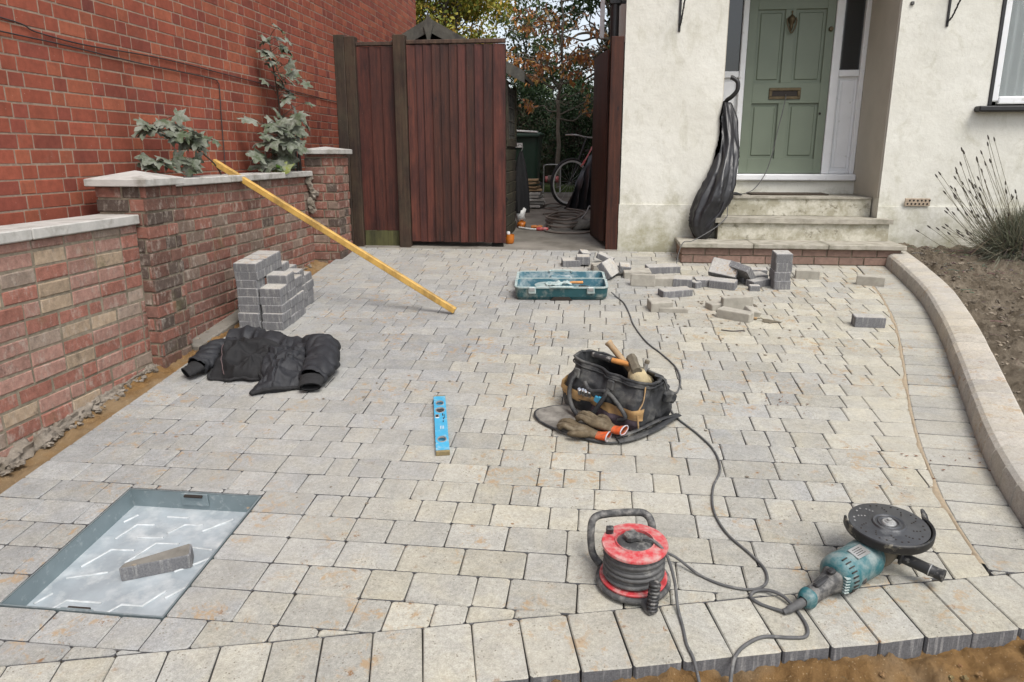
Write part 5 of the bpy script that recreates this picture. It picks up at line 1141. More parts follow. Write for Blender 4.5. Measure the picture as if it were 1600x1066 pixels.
m = MB(); m.tube([(.452, -.04, .072), (.458, -.062, .072)], .015, 12); m.lathe([(.012, 0), (.028, .002), (.03, .008), (.021, .014), (.0205, .09), (.0225, .10), (.0225, .104), (.0205, .108), (.021, .135), (.023, .14), (.023, .148), (.012, .15), (.011, .14), (0, .14)], 20, (.456, -.058, .072), (.22, -.97, -.06)); m.build('side_handle', MT['black_plastic'], GR, smooth=40)
m = MB(); m.lathe([(.0222, .100), (.0228, .101), (.0228, .1035), (.0222, .1045)], 20, (.456, -.058, .072), (.22, -.97, -.06)); m.build('handle_ring', MT['alu'], GR)

# ================================================================== CABLES ON THE GROUND
def cable(nm, lb, pts, r=.0052, mt='rubber_cable', world=False, n=8):
    P = cr(pts if world else rest(pts, r + .001), n); m = MB(); m.tube(P, r, 8); return tag(m.build(nm, MT[mt], smooth=180), lb, 'cable')
cable('extension_cable', 'grey cable curving from the tool case to the right side of the tool bag', [(.09, 6.02, .03), (.13, 6.0), (.19, 5.82), (.225, 5.55), (.25, 5.28), (.32, 4.95), (.41, 4.72), (.48, 4.50), (.49, 4.30), (.455, 4.12), (.40, 4.0, .06), (.36, 3.95, .12)])
cable('extension_cable', 'long grey cable running from under the tool bag down to the cable reel', [(.40, 3.88), (.425, 3.78), (.51, 3.61), (.57, 3.44), (.575, 3.26), (.52, 3.09), (.50, 2.91), (.53, 2.75), (.60, 2.62), (.635, 2.53), (.62, 2.45), (.56, 2.415), (.47, 2.43), (.39, 2.48), (.31, 2.53, .03), (.24, 2.50, .08)])
cable('plug_cable', 'grey cable from the plug on the reel over the paving edge', [(.17, 2.40, .185), (.21, 2.385, .188), (.255, 2.36, .155), (.285, 2.33, .075), (.295, 2.28, .012), (.305, 2.20), (.31, 2.12), (.325, 2.06), (.335, 2.0, -.02), (.35, 1.93, -.05), (.36, 1.8, -.05)], .0056)
gp0 = GR_p = Matrix.Translation(GPs[0]) @ GPs[1].to_matrix().to_4x4() @ Vector((-.074, .018, .012))
cable('grinder_cable', 'dark cable looping from the angle grinder over the paving edge', [(gp0.x, gp0.y, gp0.z - gz(gp0.y) - .006), (.61, 2.325), (.575, 2.345), (.555, 2.375), (.575, 2.405), (.62, 2.405, .008), (.665, 2.37, .012), (.70, 2.31), (.712, 2.24), (.695, 2.195), (.64, 2.185), (.56, 2.18), (.495, 2.135), (.455, 2.08), (.435, 2.02, -.02), (.42, 1.94, -.05), (.40, 1.8, -.05)], .0062)
cable('door_cable', 'thin grey cable hanging from the letterbox down over the front steps', [(1.885, 8.50, 2.16), (1.878, 8.46, 2.12), (1.845, 8.42, 1.95), (1.805, 8.40, 1.75), (1.775, 8.39, 1.55), (1.71, 8.36, 1.34), (1.60, 8.30, 1.19), (1.48, 8.20, 1.145), (1.36, 8.02, 1.14), (1.27, 7.84, 1.13), (1.24, 7.70, .99), (1.20, 7.47, .955), (1.10, 7.38, .87), (.98, 7.32, .80), (.86, 7.24, .745), (.77, 7.15, .742), (.725, 7.10, .65), (.70, 7.05, .535), (.66, 6.98, .525), (.60, 6.93, .52), (.54, 6.98, .522)], .0045, world=True)

# ================================================================== THE JACKET
JO = Vector((-2.08, 4.25)); JK = thing('jacket', 'black padded work jacket dropped on the paving, lining showing', 'jacket', *on_ground(JO.x, JO.y))
def jw(x, y, z): return (x - JO.x, y - JO.y, z)
def bil(c, u, v): a, b, d, e = map(Vector, c); return a.lerp(b, u).lerp(e.lerp(d, u), v)
def patch(corners, hump, wr, nm, mt, seed, quilt=0.0, nu=64, nv=64, base=.012, bow=0.0):
    m = MB()
    def fn(u, v):
        p = bil(corners, u, v); e = math.sin(math.pi * u) ** .45 * math.sin(math.pi * v) ** .45
        x = p.x + .02 * fbm(v * 3 + seed, u * 2, seed) * 1.6 + bow * math.sin(math.pi * v) * (u - .5); y = p.y + .02 * fbm(u * 3, v * 2 + seed, seed)
        rg = lambda f, g, s2: (1 - abs(fbm(f, g, s2, 1))) ** 4
        z = p.z + hump * e + wr * fbm(u * 2.2 + seed, v * 2.2, seed, 2) * (.35 + e) + wr * .9 * (rg(u * 2.1 + v * 1.2 + seed, v * 2.6 - u, seed) - .4) * e + wr * .35 * (rg(u * 5 - v * 2, v * 5 + u + seed, seed + 4) - .4) * (.2 + e)
        if quilt:
            q1 = (v * 5.0 + u * .6 + .35 * fbm(u * 2, v * 2, 1, 1)) % 1; q2 = (u * 2.0 - v * 1.6 + .3 * fbm(u * 2, v * 2, 9, 1)) % 1
            d = min(abs(q1 - .5), abs(q2 - .5) * 2); z += quilt * (.25 + .75 * e) * (min(1, d / .26) ** .55 - .7)
        return jw(x, y, max(.004, z))
    m.grid(fn, nu, nv); m.grid(lambda u, v: (lambda q: (q[0], q[1], .002))(fn(u, v)), nu // 3, nv // 3)
    e_ = [fn(i / 20, 0) for i in range(21)] + [fn(1, i / 20) for i in range(1, 21)] + [fn(1 - i / 20, 1) for i in range(1, 21)] + [fn(0, 1 - i / 20) for i in range(1, 20)]
    k = len(e_); m.add(e_ + [(a, b, .002) for a, b, _ in e_], [(i, (i + 1) % k, k + (i + 1) % k, k + i) for i in range(k)])
    return m.build(nm, MT[mt], JK, smooth=180), fn
patch([(-2.42, 4.30, .03), (-1.72, 4.22, .03), (-1.80, 4.66, .04), (-2.46, 4.74, .04)], .055, .03, 'back', 'jacket', 2.2, .0)
o, lf = patch([(-2.33, 4.05, .012), (-2.00, 4.06, .012), (-2.02, 4.46, .05), (-2.50, 4.52, .055)], .095, .06, 'lining', 'lining', 5.1, .0)
o, ff = patch([(-1.975, 3.865, .012), (-1.70, 3.98, .02), (-1.82, 4.44, .06), (-2.09, 4.36, .075)], .095, .030, 'front_panel', 'jacket', 8.4, .036)
m = MB(); m.tube([tuple(Vector(lf(i / 30, .0)) + Vector((0, -.004 + .012 * math.sin(i * .5), .004))) for i in range(31)], .011, 8, flat=.8); m.tube([tuple(Vector(ff(i / 30, .0)) + Vector((0, -.004, .006))) for i in range(31)], .014, 8, flat=.8); m.tube([tuple(Vector(ff(.0, i / 30)) + Vector((-.004, 0, .004))) for i in range(31)], .009, 8); m.tube([tuple(Vector(lf(.0, i / 30)) + Vector((-.002, 0, .004))) for i in range(31)], .012, 8); m.build('hem', MT['rib'], JK, smooth=180)
m = MB(); m.tube([tuple(Vector(lf(lerp(.07, .22, i / 24), lerp(.72, .05, i / 24))) + Vector((0, 0, .004))) for i in range(25)], .0032, 6); m.build('piping', MT['piping'], JK, smooth=180)
def sleeve(pts, rad, nm, cuff, seed):
    P = cr([jw(*p) for p in pts], 24); n_ = len(P); m = MB(); k = 36; vs = []
    for i, p in enumerate(P):
        t = i / (n_ - 1); a = P[max(i - 1, 0)]; b = P[min(i + 1, n_ - 1)]; T = (b - a).normalized(); Nn = (Vector((0, 0, 1)) - T * T.z).normalized(); B = T.cross(Nn); rr = float(np.interp(t, np.linspace(0, 1, len(rad)), rad))
        for j in range(k):
            an = 2 * math.pi * j / k; w = 1 + .16 * fbm(t * 5 + seed, math.cos(an) * 1.2, math.sin(an) * 1.2, 2) - .20 * (1 - abs(math.sin(t * 19 + .9 * math.sin(an * 2 + seed) + 1.6 * fbm(t * 3, math.cos(an), seed, 1)))) ** 2.2 + .03 * fbm(t * 14, math.cos(an) * 2, math.sin(an) * 2, 1)
            v = p + (Nn * math.cos(an) * .74 + B * math.sin(an)) * rr * w; vs.append((v.x, v.y, max(.004, v.z)))
    m.add(vs, [(i * k + j, i * k + (j + 1) % k, (i + 1) * k + (j + 1) % k, (i + 1) * k + j) for i in range(n_ - 1) for j in range(k)]); s_ = m.build(nm, MT['jacket'], JK, smooth=180)
    C = cr([jw(*p) for p in cuff], 6); m = MB(); nc = len(C)
    m.tube(C, [rad[-1] * lerp(.96, .80, i / (nc - 1)) * (1 + .05 * math.sin(i * 1.9)) for i in range(nc)], 20, cap=False, flat=.50); m.tube(C, [rad[-1] * lerp(.88, .70, i / (nc - 1)) for i in range(nc)], 20, cap=False, flat=.42)
    m.tube(C[:2], rad[-1] * .6, 12, flat=.4); m.build('cuff', MT['rib'], s_, smooth=60)
sleeve([(-1.88, 4.50, .09), (-1.77, 4.43, .10), (-1.695, 4.27, .085), (-1.67, 4.10, .075), (-1.665, 3.99, .068)], [.08, .112, .108, .096, .078], 'sleeve', [(-1.665, 4.0, .064), (-1.660, 3.96, .054), (-1.650, 3.915, .042)], 1.0)
sleeve([(-2.36, 4.46, .08), (-2.44, 4.34, .085), (-2.44, 4.20, .075), (-2.455, 4.12, .066)], [.07, .085, .082, .068], 'sleeve', [(-2.452, 4.125, .062), (-2.47, 4.085, .052), (-2.495, 4.05, .043)], 4.0)
m = MB()
def collar(u, v):
    p = Vector((-2.47, 4.60, 0)).lerp(Vector((-1.84, 4.50, 0)), u); w = .075 + .03 * math.sin(u * 3.1); a = lerp(-2.1, 1.9, v)
    rr = w * (1 + .30 * fbm(u * 4, v * 1.6, 4, 2) + .22 * ((1 - abs(fbm(u * 7 + v * 2, v * 2, 6, 1))) ** 4 - .4)); return jw(p.x + .03 * math.sin(u * 9), p.y + rr * math.sin(a) * 1.25 + .03 * math.sin(u * 7), max(.006, .055 + rr * math.cos(a) * (.95 - .35 * u)))
m.grid(collar, 60, 22); m.build('collar', MT['jacket'], JK, smooth=180)
m = MB()
def hood(u, v):
    p = Vector((-2.22, 4.50, .0)).lerp(Vector((-1.80, 4.42, 0)), u); a = lerp(-1.6, 1.6, v); rr = .055 * (1 + .3 * fbm(u * 5 + 3, v * 2, 9, 2)); return jw(p.x, p.y + rr * math.sin(a) * 1.5, .07 + rr * math.cos(a) + .012 * fbm(u * 9, v * 4, 2))
m.grid(hood, 50, 16); m.build('hood', MT['jacket'], JK, smooth=180)

# ================================================================== COVERED UMBRELLA BY THE DOOR
UM = thing('parasol_cover', 'folded black parasol in a glossy cover leaning in the porch corner', 'parasol', (.98, 7.50, .735))
spine = cr([(.985, 7.535, .745), (1.0, 7.55, .86), (1.04, 7.56, 1.0), (1.085, 7.57, 1.15), (1.14, 7.62, 1.32), (1.185, 7.70, 1.5), (1.205, 7.80, 1.7), (1.20, 7.90, 1.9), (1.19, 7.97, 2.05)], 8)
rad = [.06, .12, .15, .15, .13, .108, .095, .085, .045]
spine = cr(spine, 2); m = MB(); k = 64; n_ = len(spine); vs = []
for i, p in enumerate(spine):
    t = i / (n_ - 1); rr = float(np.interp(t, np.linspace(0, 1, 9), rad))
    for j in range(k):
        a = 2 * math.pi * j / k; fold = 1 + .20 * math.cos(5 * a + 2.5 * t + 1.5 * fbm(t * 2, 1, 0, 1)) * (.35 + .65 * t) + .24 * fbm(math.cos(a) * 1.5, math.sin(a) * 1.5, t * 2.6, 1) + .30 * ((1 - abs(fbm(math.cos(a) * 1.8 + 5 + t, math.sin(a) * 1.8, t * 2.8, 1))) ** 4 - .4) + .09 * ((1 - abs(fbm(math.cos(a) * 3 + 2 + t * 3, math.sin(a) * 3, t * 6, 1))) ** 4 - .4)
        y = p.y + rr * fold * .82 * math.sin(a)
        x = p.x + rr * fold * math.cos(a)
        if x < 1.135: y = min(y, 7.676)
        vs.append((x - .98, y - 7.50, p.z - .735))
m.add(vs, [(i * k + j, i * k + (j + 1) % k, (i + 1) * k + (j + 1) % k, (i + 1) * k + j) for i in range(n_ - 1) for j in range(k)] + [tuple(range(k))[::-1], tuple((n_ - 1) * k + j for j in range(k))]); m.build('cover', MT['tarp'], UM, smooth=180)
m = MB(); m.tube([(x - .98, y - 7.5, z - .735) for x, y, z in cr([(1.19, 7.97, 2.03), (1.20, 7.95, 2.07), (1.24, 7.92, 2.10), (1.285, 7.90, 2.16), (1.285, 7.90, 2.235), (1.24, 7.91, 2.275), (1.215, 7.915, 2.28)], 6)], .021, 10); m.build('hook_handle', MT['black_paint'], UM, smooth=60)
m = MB(); m.tube(cr([(x - .98, y - 7.5, z - .735) for x, y, z in ((1.16, 7.44, 1.10), (1.12, 7.42, 1.0), (1.06, 7.40, .93), (1.0, 7.40, .87))], 6), .012, 8, flat=.4); m.build('strap', MT['tarp'], UM, smooth=60)
m = MB(); m.tube(cr([(x - .98, y - 7.5, z - .735) for x, y, z in ((1.25, 7.80, 1.145), (1.32, 7.84, 1.16), (1.40, 7.9, 1.145))], 5), [.03, .034, .03, .03, .028, .026, .03, .026, .02, .015, .01], 8, flat=.6); m.build('strap', MT['tarp'], UM, smooth=60)

# ================================================================== PLANTS BY THE WALL
def maple_leaf(size, seed, fold=.18):
    rnd = random.Random(seed); tips = [(-112, .62), (-58, .86), (0, 1.0), (58, .86), (112, .62)]; pts = [(0.0, -.02)]
    for i, (a, L) in enumerate(tips):
        for da, f in ((-21, .62), (-9, .80), (0, 1.0), (9, .80), (21, .62)):
            t = R(a + da + rnd.uniform(-3, 3)); q = L * f * rnd.uniform(.92, 1.06); pts.append((q * math.sin(t), .1 + q * math.cos(t)))
    vs = [(0, .14, 0)] + [(x * size, y * size, (-fold * abs(x) - .22 * max(0, y - .3) ** 1.5 + .10 * rnd.uniform(-1, 1) * (abs(x) + abs(y))) * size) for x, y in pts]
    vs[0] = (0, .14 * size, .03 * size); n = len(pts); return vs, [(0, 1 + i, 1 + (i + 1) % n) for i in range(n)]
def leaf_mesh(seed, tint):
    vs, fs = maple_leaf(1.0, seed); me = bpy.data.meshes.new('leaf'); me.from_pydata(vs, [], fs); me.materials.append(MT['leaf_dusty'] if tint[1] < tint[0] * 1.6 else MT['leaf'])
    at = me.color_attributes.new('tint', 'FLOAT_COLOR', 'CORNER'); at.data.foreach_set('color', list(tint) * len(me.loops)); me.polygons.foreach_set('use_smooth', [True] * len(me.polygons)); return me
LM = [leaf_mesh(i, (.055, .075, .034, .13 * i)) for i in range(7)] + [leaf_mesh(20, (.05, .11, .012, .5)), leaf_mesh(21, (.16, .19, .02, .2))]
def put_leaf(root, p, d, size, k, roll=0.0, up=(0, 0, 1)):
    o = bpy.data.objects.new('leaf', LM[k]); COL.objects.link(o); o.parent = root
    d = Vector(d).normalized(); n = Vector(up); n = (n - d * n.dot(d)); n = n.normalized() if n.length > .01 else d.orthogonal().normalized(); x = d.cross(n)
    o.matrix_basis = Matrix.Translation(Vector(p) - Vector(root.location)) @ (Matrix((x, d, n)).transposed().to_4x4()) @ Matrix.Rotation(roll, 4, 'Y') @ Matrix.Scale(size, 4)
def stem(root, pts, r0, r1, nm='stem', mt='bark'):
    P = cr([tuple(Vector(p) - Vector(root.location)) for p in pts], 6); n = len(P); m = MB(); m.tube(P, [lerp(r0, r1, i / (n - 1)) for i in range(n)], 6); return m.build(nm, MT[mt], root, smooth=180)
SAP = thing('maple_sapling', 'tall thin sycamore sapling with dusty lobed leaves against the red wall', 'sapling', (-3.08, 7.0, 1.2))
sp = [(-3.08, 7.0, 1.2), (-3.085, 7.02, 1.6), (-3.09, 7.06, 2.0), (-3.085, 6.98, 2.35), (-3.08, 6.92, 2.58)]; stem(SAP, sp, .011, .004)
SPC = cr(sp, 10)
def spray(root, base, d, L, size, k):
    d = Vector(d).normalized(); e = Vector(base) + d * L + Vector((0, 0, .25 * L)); stem(root, [base, Vector(base) + d * L * .5 + Vector((0, 0, .2 * L)), e], .0028, .0018, 'leaf_stalk')
    dd = Vector((d.x, d.y, -.35 + U(-.25, .15))); put_leaf(root, e, dd, size, k, U(-.7, .7), (.45 + U(-.4, .5), -.45 + U(-.5, .5), .75))
for i in range(62):
    t = (i + .5) / 62; z = lerp(1.62, 2.58, t); q = SPC[min(len(SPC) - 1, max(0, int(np.interp(z, [p.z for p in SPC], range(len(SPC))))))]
    if 1.92 < z < 2.02: continue
    a = U(-1.7, 1.7) ; d = (math.cos(a) * .75 + .1, math.sin(a), U(0, .3)); spray(SAP, q, d, U(.09, .30) * (1.15 - .5 * t), U(.08, .14) * (1.1 - .3 * t), i % 7)
BUSH = thing('sycamore_seedling', 'bushy dusty seedling with large leaves at the foot of the sapling', 'seedling', (-3.06, 6.6, 1.2))
stem(BUSH, [(-3.06, 6.55, 1.2), (-3.05, 6.6, 1.55), (-3.04, 6.62, 1.82)], .008, .004, mt='bark_pale')
for i in range(38):
    z = U(1.36, 1.80); y = 6.62 + U(-.05, .05); a = U(-1.75, 1.75); k = 7 if i == 4 else (8 if i == 9 else i % 7); spray(BUSH, (-3.05, y, z), (math.cos(a) * .75, math.sin(a) * 1.2, U(-.1, .3)), U(.08, .26), U(.10, .17), k)
VINE = thing('sycamore_seedling', 'sprawling dusty leafed seedling hanging over the coping left of the batten', 'seedling', (-3.06, 5.4, 1.2))
stem(VINE, [(-3.06, 5.85, 1.2), (-3.03, 5.7, 1.42), (-3.0, 5.4, 1.56), (-3.02, 5.1, 1.66), (-3.05, 4.85, 1.74)], .008, .003); stem(VINE, [(-3.05, 5.5, 1.2), (-3.02, 5.2, 1.42), (-3.0, 4.95, 1.5), (-3.03, 4.8, 1.52)], .007, .003)
VP = cr([(-3.03, 5.7, 1.42), (-3.0, 5.4, 1.56), (-3.02, 5.1, 1.66), (-3.05, 4.85, 1.72)], 10); VQ = cr([(-3.02, 5.3, 1.42), (-3.0, 5.1, 1.47), (-3.02, 4.82, 1.48)], 10)
for i in range(56):
    q = random.choice(VP[13:] if i % 3 else VQ[8:]) if i > 3 else VP[-1]
    a = U(-1.7, 1.7); spray(VINE, q, (math.cos(a) * .7, math.sin(a), U(-.3, .3)), U(.06, .17), U(.07, .125), i % 7)
SL = thing('trellis_panel', 'weathered grey slatted panel standing behind the wall next to the pier', 'trellis', (-3.09, 7.2, 1.2))
for i in range(6): m = MB(); m.box((.01 * i - .02, -.12 + i * .062, .30 + U(-.03, .02)), (.014, .05, .66), .003, Matrix.Rotation(R(6 + U(-3, 3)), 3, 'X')); m.build('slat', MT['shed_trim'], SL)
m = MB(); m.box((-.03, .03, .25), (.012, .40, .04)); m.box((-.03, .03, .5), (.012, .40, .04)); m.build('batten', MT['shed_trim'], SL)
# wires clipped along the red wall
cable('wall_wire', 'upper thin wire sagging along the red brick wall', [(-3.188, 2.5, 2.27), (-3.19, 3.85, 2.25), (-3.19, 4.1, 2.215), (-3.19, 4.5, 2.20), (-3.19, 5.1, 2.215), (-3.19, 5.6, 2.215), (-3.19, 6.55, 2.195), (-3.19, 8.8, 2.155), (-3.19, 9.8, 2.14)], .0042, 'cable_black', True)
cable('wall_wire', 'lower thin wire along the red brick wall turning down to the wall coping', [(-3.188, 2.5, 2.20), (-3.19, 3.83, 2.18), (-3.19, 4.3, 2.175), (-3.19, 5.06, 2.155), (-3.19, 5.98, 2.145), (-3.19, 6.11, 2.125), (-3.19, 6.13, 2.07), (-3.19, 6.115, 1.8), (-3.185, 6.10, 1.55), (-3.18, 6.08, 1.2)], .0042, 'cable_black', True)

# lavender by the cream house
LV = thing('lavender_bush', 'straggly lavender bush with dead flower stalks at the right edge', 'lavender', (3.74, 7.12, gz(7.22) + .1)); lo = Vector(LV.location)
m = MB(); N_ = 6500
for i in range(N_):
    a = U(0, 6.283); rr = math.sqrt(U(0, 1)); el = U(.0, 1.45); d = Vector((math.cos(a) * math.cos(el), math.sin(a) * math.cos(el) * .8, math.sin(el)))
    base = Vector((random.gauss(0, .10), random.gauss(0, .08), .02)); L = U(.16, .46) * (.85 + .2 * math.sin(el)); p0 = base + d * L * U(.25, .75); e = base + d * L + Vector((0, 0, -.10 * math.cos(el) ** 2))
    w = d.cross(Vector((U(-1, 1), U(-1, 1), U(-1, 1)))).normalized() * U(.0018, .0036); g = U(.55, 1.3); tc = random.choice(((.15, .165, .115), (.18, .185, .14), (.11, .12, .075), (.21, .19, .13))); m.add([p0 - w, p0 + w, e + w * .3, e - w * .3], [(0, 1, 2, 3)], 0, (tc[0] * g, tc[1] * g, tc[2] * g, rt()))
m.build('foliage', MT['leaf'], LV, fix=False)
m = MB()
for i in range(95):
    a = U(0, 6.283) if i > 60 else U(2.2, 3.7); el = U(.15, 1.15); d = Vector((math.cos(a) * math.cos(el), math.sin(a) * math.cos(el) * .7, math.sin(el))); L = U(.6, 1.08) * (.62 + .42 * math.sin(el)) ; b = Vector((random.gauss(0, .08), random.gauss(0, .06), .05)); side = d.cross(Vector((0, 0, 1))) * U(-.16, .16); pts = cr([b, b + d * L * .5 + side + Vector((0, 0, -.10 * math.cos(el))), b + d * L + side * .5 + Vector((0, 0, .06 * U(-.5, 1)))], 5)
    if any((lo + p).y > 7.66 for p in pts): pts = [Vector((p.x, min(p.y, 7.66 - lo.y), p.z)) for p in pts]
    m.tube(pts, .0021, 4, tint=(.20, .185, .13, rt()), cap=False); dd = (pts[-1] - pts[-2]).normalized(); m.tube([pts[-1], pts[-1] + dd * .012, pts[-1] + dd * .03, pts[-1] + dd * .045], [.003, .0072, .0065, .002], 5, tint=(.085, .075, .062, rt()))
m.build('flower_stalks', MT['leaf'], LV, fix=False)
m = MB()
for i in range(60):
    a = U(0, 6.283); L = U(.2, .5); d = Vector((math.cos(a), math.sin(a) * .6, 0)); P = cr([Vector((0, 0, .08)), d * L * .5 + Vector((0, 0, U(.05, .22))), d * L + Vector((0, 0, U(-.0, .05)))], 5)
    P = [Vector((p.x, min(p.y, 7.66 - lo.y), p.z)) for p in P]; m.tube(P, U(.002, .005), 4, tint=(.16 * U(.6, 1.3), .14 * U(.6, 1.3), .10, rt()))
m.build('woody_stems', MT['leaf'], LV, fix=False)

# ================================================================== SIDE PASSAGE AND GARDEN
m = MB()
m.grid(lambda u, v: (lerp(-3.15, .165, u), lerp(7.60, 12.75, v), pathz(lerp(7.60, 12.75, v)) + .004 * fbm(u * 9, v * 9) + (-.012 if v < .01 else 0)), 40, 60)
tag(m.build('side_path', MT['concrete'], smooth=180), 'worn grey concrete path through the side passage', kind='structure')
m = MB(); m.grid(lambda u, v: (lerp(-9, 7, u), lerp(12.76, 19, v), .905 + .03 * fbm(u * 12, v * 6)), 60, 30); tag(m.build('lawn', MT['lawn'], smooth=180), 'patch of garden lawn beyond the path', kind='structure')
m = MB()
for i in range(9000):
    x, y = U(-2.2, .4), 12.78 + abs(random.gauss(0, .8)); a = U(0, 6.28); h = U(.03, .09); w = .006; dx, dy = math.cos(a) * w, math.sin(a) * w; g = U(.6, 1.4); z = .90; b = (U(-.03, .03), U(-.03, .03)); m.add([(x - dx, y - dy, z), (x + dx, y + dy, z), (x + b[0], y + b[1], z + h)], [(0, 1, 2)], 0, (.075 * g, .115 * g, .025 * g, rt()))
tag(m.build('lawn_grass', MT['grass'], fix=False), 'tufts of green grass at the end of the path', kind='stuff')
def foliage(n, sampler, size, cols, droop=0.0, asp=.5):
    """leaf clusters as folded four-point leaves"""
    P = sampler(n); n = len(P); D = np.random.normal(size=(n, 3)); D[:, 2] -= droop; D /= np.linalg.norm(D, axis=1)[:, None]
    Rn = np.random.normal(size=(n, 3)); S = np.cross(D, Rn); S /= np.linalg.norm(S, axis=1)[:, None]; Nn = np.cross(D, S)
    L = (np.random.uniform(.6, 1.3, n) * size)[:, None]; a = P; b = P + D * L * .5 + S * L * asp * .5 + Nn * L * .08; c = P + D * L; d = P + D * L * .5 - S * L * asp * .5 + Nn * L * .08
    v = np.stack([a, b, c, d], 1).reshape(-1, 3); f = np.arange(4 * n).reshape(n, 4); f2 = np.concatenate([f[:, [0, 1, 2]], f[:, [0, 2, 3]]])
    ci = np.random.randint(0, len(cols), n); col = np.array(cols)[ci] * np.random.uniform(.65, 1.3, (n, 1)); col = np.concatenate([col, np.random.rand(n, 1)], 1)
    return v, f2, np.concatenate([col, col])
def leafobj(nm, parts, root, mat='leaf'):
    V_, F_, C_ = [], [], []; o = 0
    for v, f, c in parts: V_.append(v); F_.append(f + o); C_.append(c); o += len(v)
    v = np.concatenate(V_) - np.array(root.location); f = np.concatenate(F_); c = np.concatenate(C_)
    me = bpy.data.meshes.new(nm); me.vertices.add(len(v)); me.vertices.foreach_set('co', v.ravel()); me.loops.add(3 * len(f)); me.loops.foreach_set('vertex_index', f.ravel().astype(np.int32)); me.polygons.add(len(f)); me.polygons.foreach_set('loop_start', np.arange(0, 3 * len(f), 3, dtype=np.int32)); me.polygons.foreach_set('loop_total', np.full(len(f), 3, dtype=np.int32)); me.update(calc_edges=True); me.validate()
    at = me.color_attributes.new('tint', 'FLOAT_COLOR', 'CORNER'); at.data.foreach_set('color', np.repeat(c.astype(np.float32), 3, axis=0).ravel()); me.materials.append(MT[mat])
    ob = bpy.data.objects.new(nm, me); COL.objects.link(ob); ob.parent = root; return ob
def clumps(centre, rad, k, cr_, shell=.5):
    C = []; 
    while len(C) < k:
        p = np.random.uniform(-1, 1, 3); l = np.linalg.norm(p)
        if shell < l < 1: C.append(np.array(centre) + p * np.array(rad))
    C = np.array(C); rr = np.random.uniform(.6, 1.4, k) * cr_
    def s(n):
        i = np.random.randint(0, k, n); d = np.random.normal(size=(n, 3)); d /= np.linalg.norm(d, axis=1)[:, None]; q = np.random.uniform(.3, 1, n) ** .5; return C[i] + d * (q * rr[i])[:, None]
    s.C = C; return s
def limb(m, a, b, r0, r1, wob=.08, n=6):
    a, b = Vector(a), Vector(b); P = [a.lerp(b, i / n) + Vector((U(-1, 1), U(-1, 1), U(-1, 1))) * wob * (b - a).length * (0 if i in (0, n) else .5) for i in range(n + 1)]; P = cr(P, 3); k = len(P); m.tube(P, [lerp(r0, r1, i / (k - 1)) for i in range(k)], 6)
def tree(nm, lb, base, h, centre, rad, nclump, crad, nleaf, size, cols, tr=.12, bark='bark', shell=.4, cat='tree', asp=.5, droop=0.0):
    r = thing(nm, lb, cat, base); s = clumps(centre, rad, nclump, crad, shell); leafobj('crown', [foliage(nleaf, s, size, cols, droop, asp)], r)
    m = MB(); top = (centre[0], centre[1], centre[2] + rad[2] * .5); limb(m, base, top, tr, tr * .2, .06, 8)
    for c in s.C[::max(1, nclump // 26)]: t = U(.35, .8); limb(m, Vector(base).lerp(Vector(top), t), c, tr * .3, tr * .05, .12)
    o = m.build('trunk', MT[bark], None, center=False, smooth=180); o.parent = r; o.location = -Vector(base); return r
# fence and dark hedge at the end of the garden
FB = thing('garden_fence', 'dark weathered fence at the end of the garden', 'fence', (-1.0, 17.0, .9))
for i in range(44): m = MB(); m.box((-4.4 + i * .2, U(-.008, .008), .9), (.2, .03, 1.8), tint=gt(.8, 1.3)); m.build('board', MT['shed_timber'], FB)
m = MB(); m.box((0, .03, 1.5), (8.8, .04, .09), tint=gt()); m.box((0, .03, .4), (8.8, .04, .09), tint=gt()); m.build('rail', MT['shed_timber'], FB)
DG = [(.022, .046, .018), (.03, .06, .022), (.04, .07, .028), (.016, .032, .014)]
for k, (x, y, w, h, lb) in enumerate(((-1.72, 15.4, .75, 2.3, 'dark evergreen shrub behind the wheelie bin'), (-.55, 16.3, .7, 2.2, 'dark evergreen shrub behind the thin tree trunk'), (.6, 15.6, .9, 2.5, 'dark evergreen shrub half hidden by the open gate'), (-2.9, 15.8, .9, 2.6, 'dark evergreen shrub hidden mostly by the shed'))):
    tree('evergreen_shrub', lb, (x, y, .88), h, (x, y, .9 + h * .48), (w, .6, h * .52), 60, .26, 7000, .07, DG, .05, shell=0, cat='shrub')
tree('evergreen_tree', 'large dark green tree rising behind the side passage', (.4, 18.6, .8), 6, (.15, 18.6, 4.3), (2.3, 1.7, 2.5), 76, .40, 15500, .12, [(.05, .085, .028), (.07, .11, .034), (.035, .062, .02), (.09, .125, .045)], .14, shell=.1)
tree('evergreen_tree', 'smaller green tree with thin crown left of the large dark one', (-2.2, 19.6, .8), 5, (-2.0, 19.6, 3.6), (.9, .8, 1.3), 38, .24, 3600, .10, [(.06, .09, .03), (.085, .11, .04), (.14, .11, .045)], .07, shell=0)
tree('yellow_tree', 'tall tree with yellow green autumn leaves above the shed roof', (-5.0, 23, .8), 8, (-4.9, 23, 5.9), (2.0, 1.6, 2.5), 110, .46, 24000, .13, [(.29, .27, .04), (.38, .33, .05), (.20, .23, .04), (.15, .18, .035), (.42, .27, .05)], .16, shell=.15)
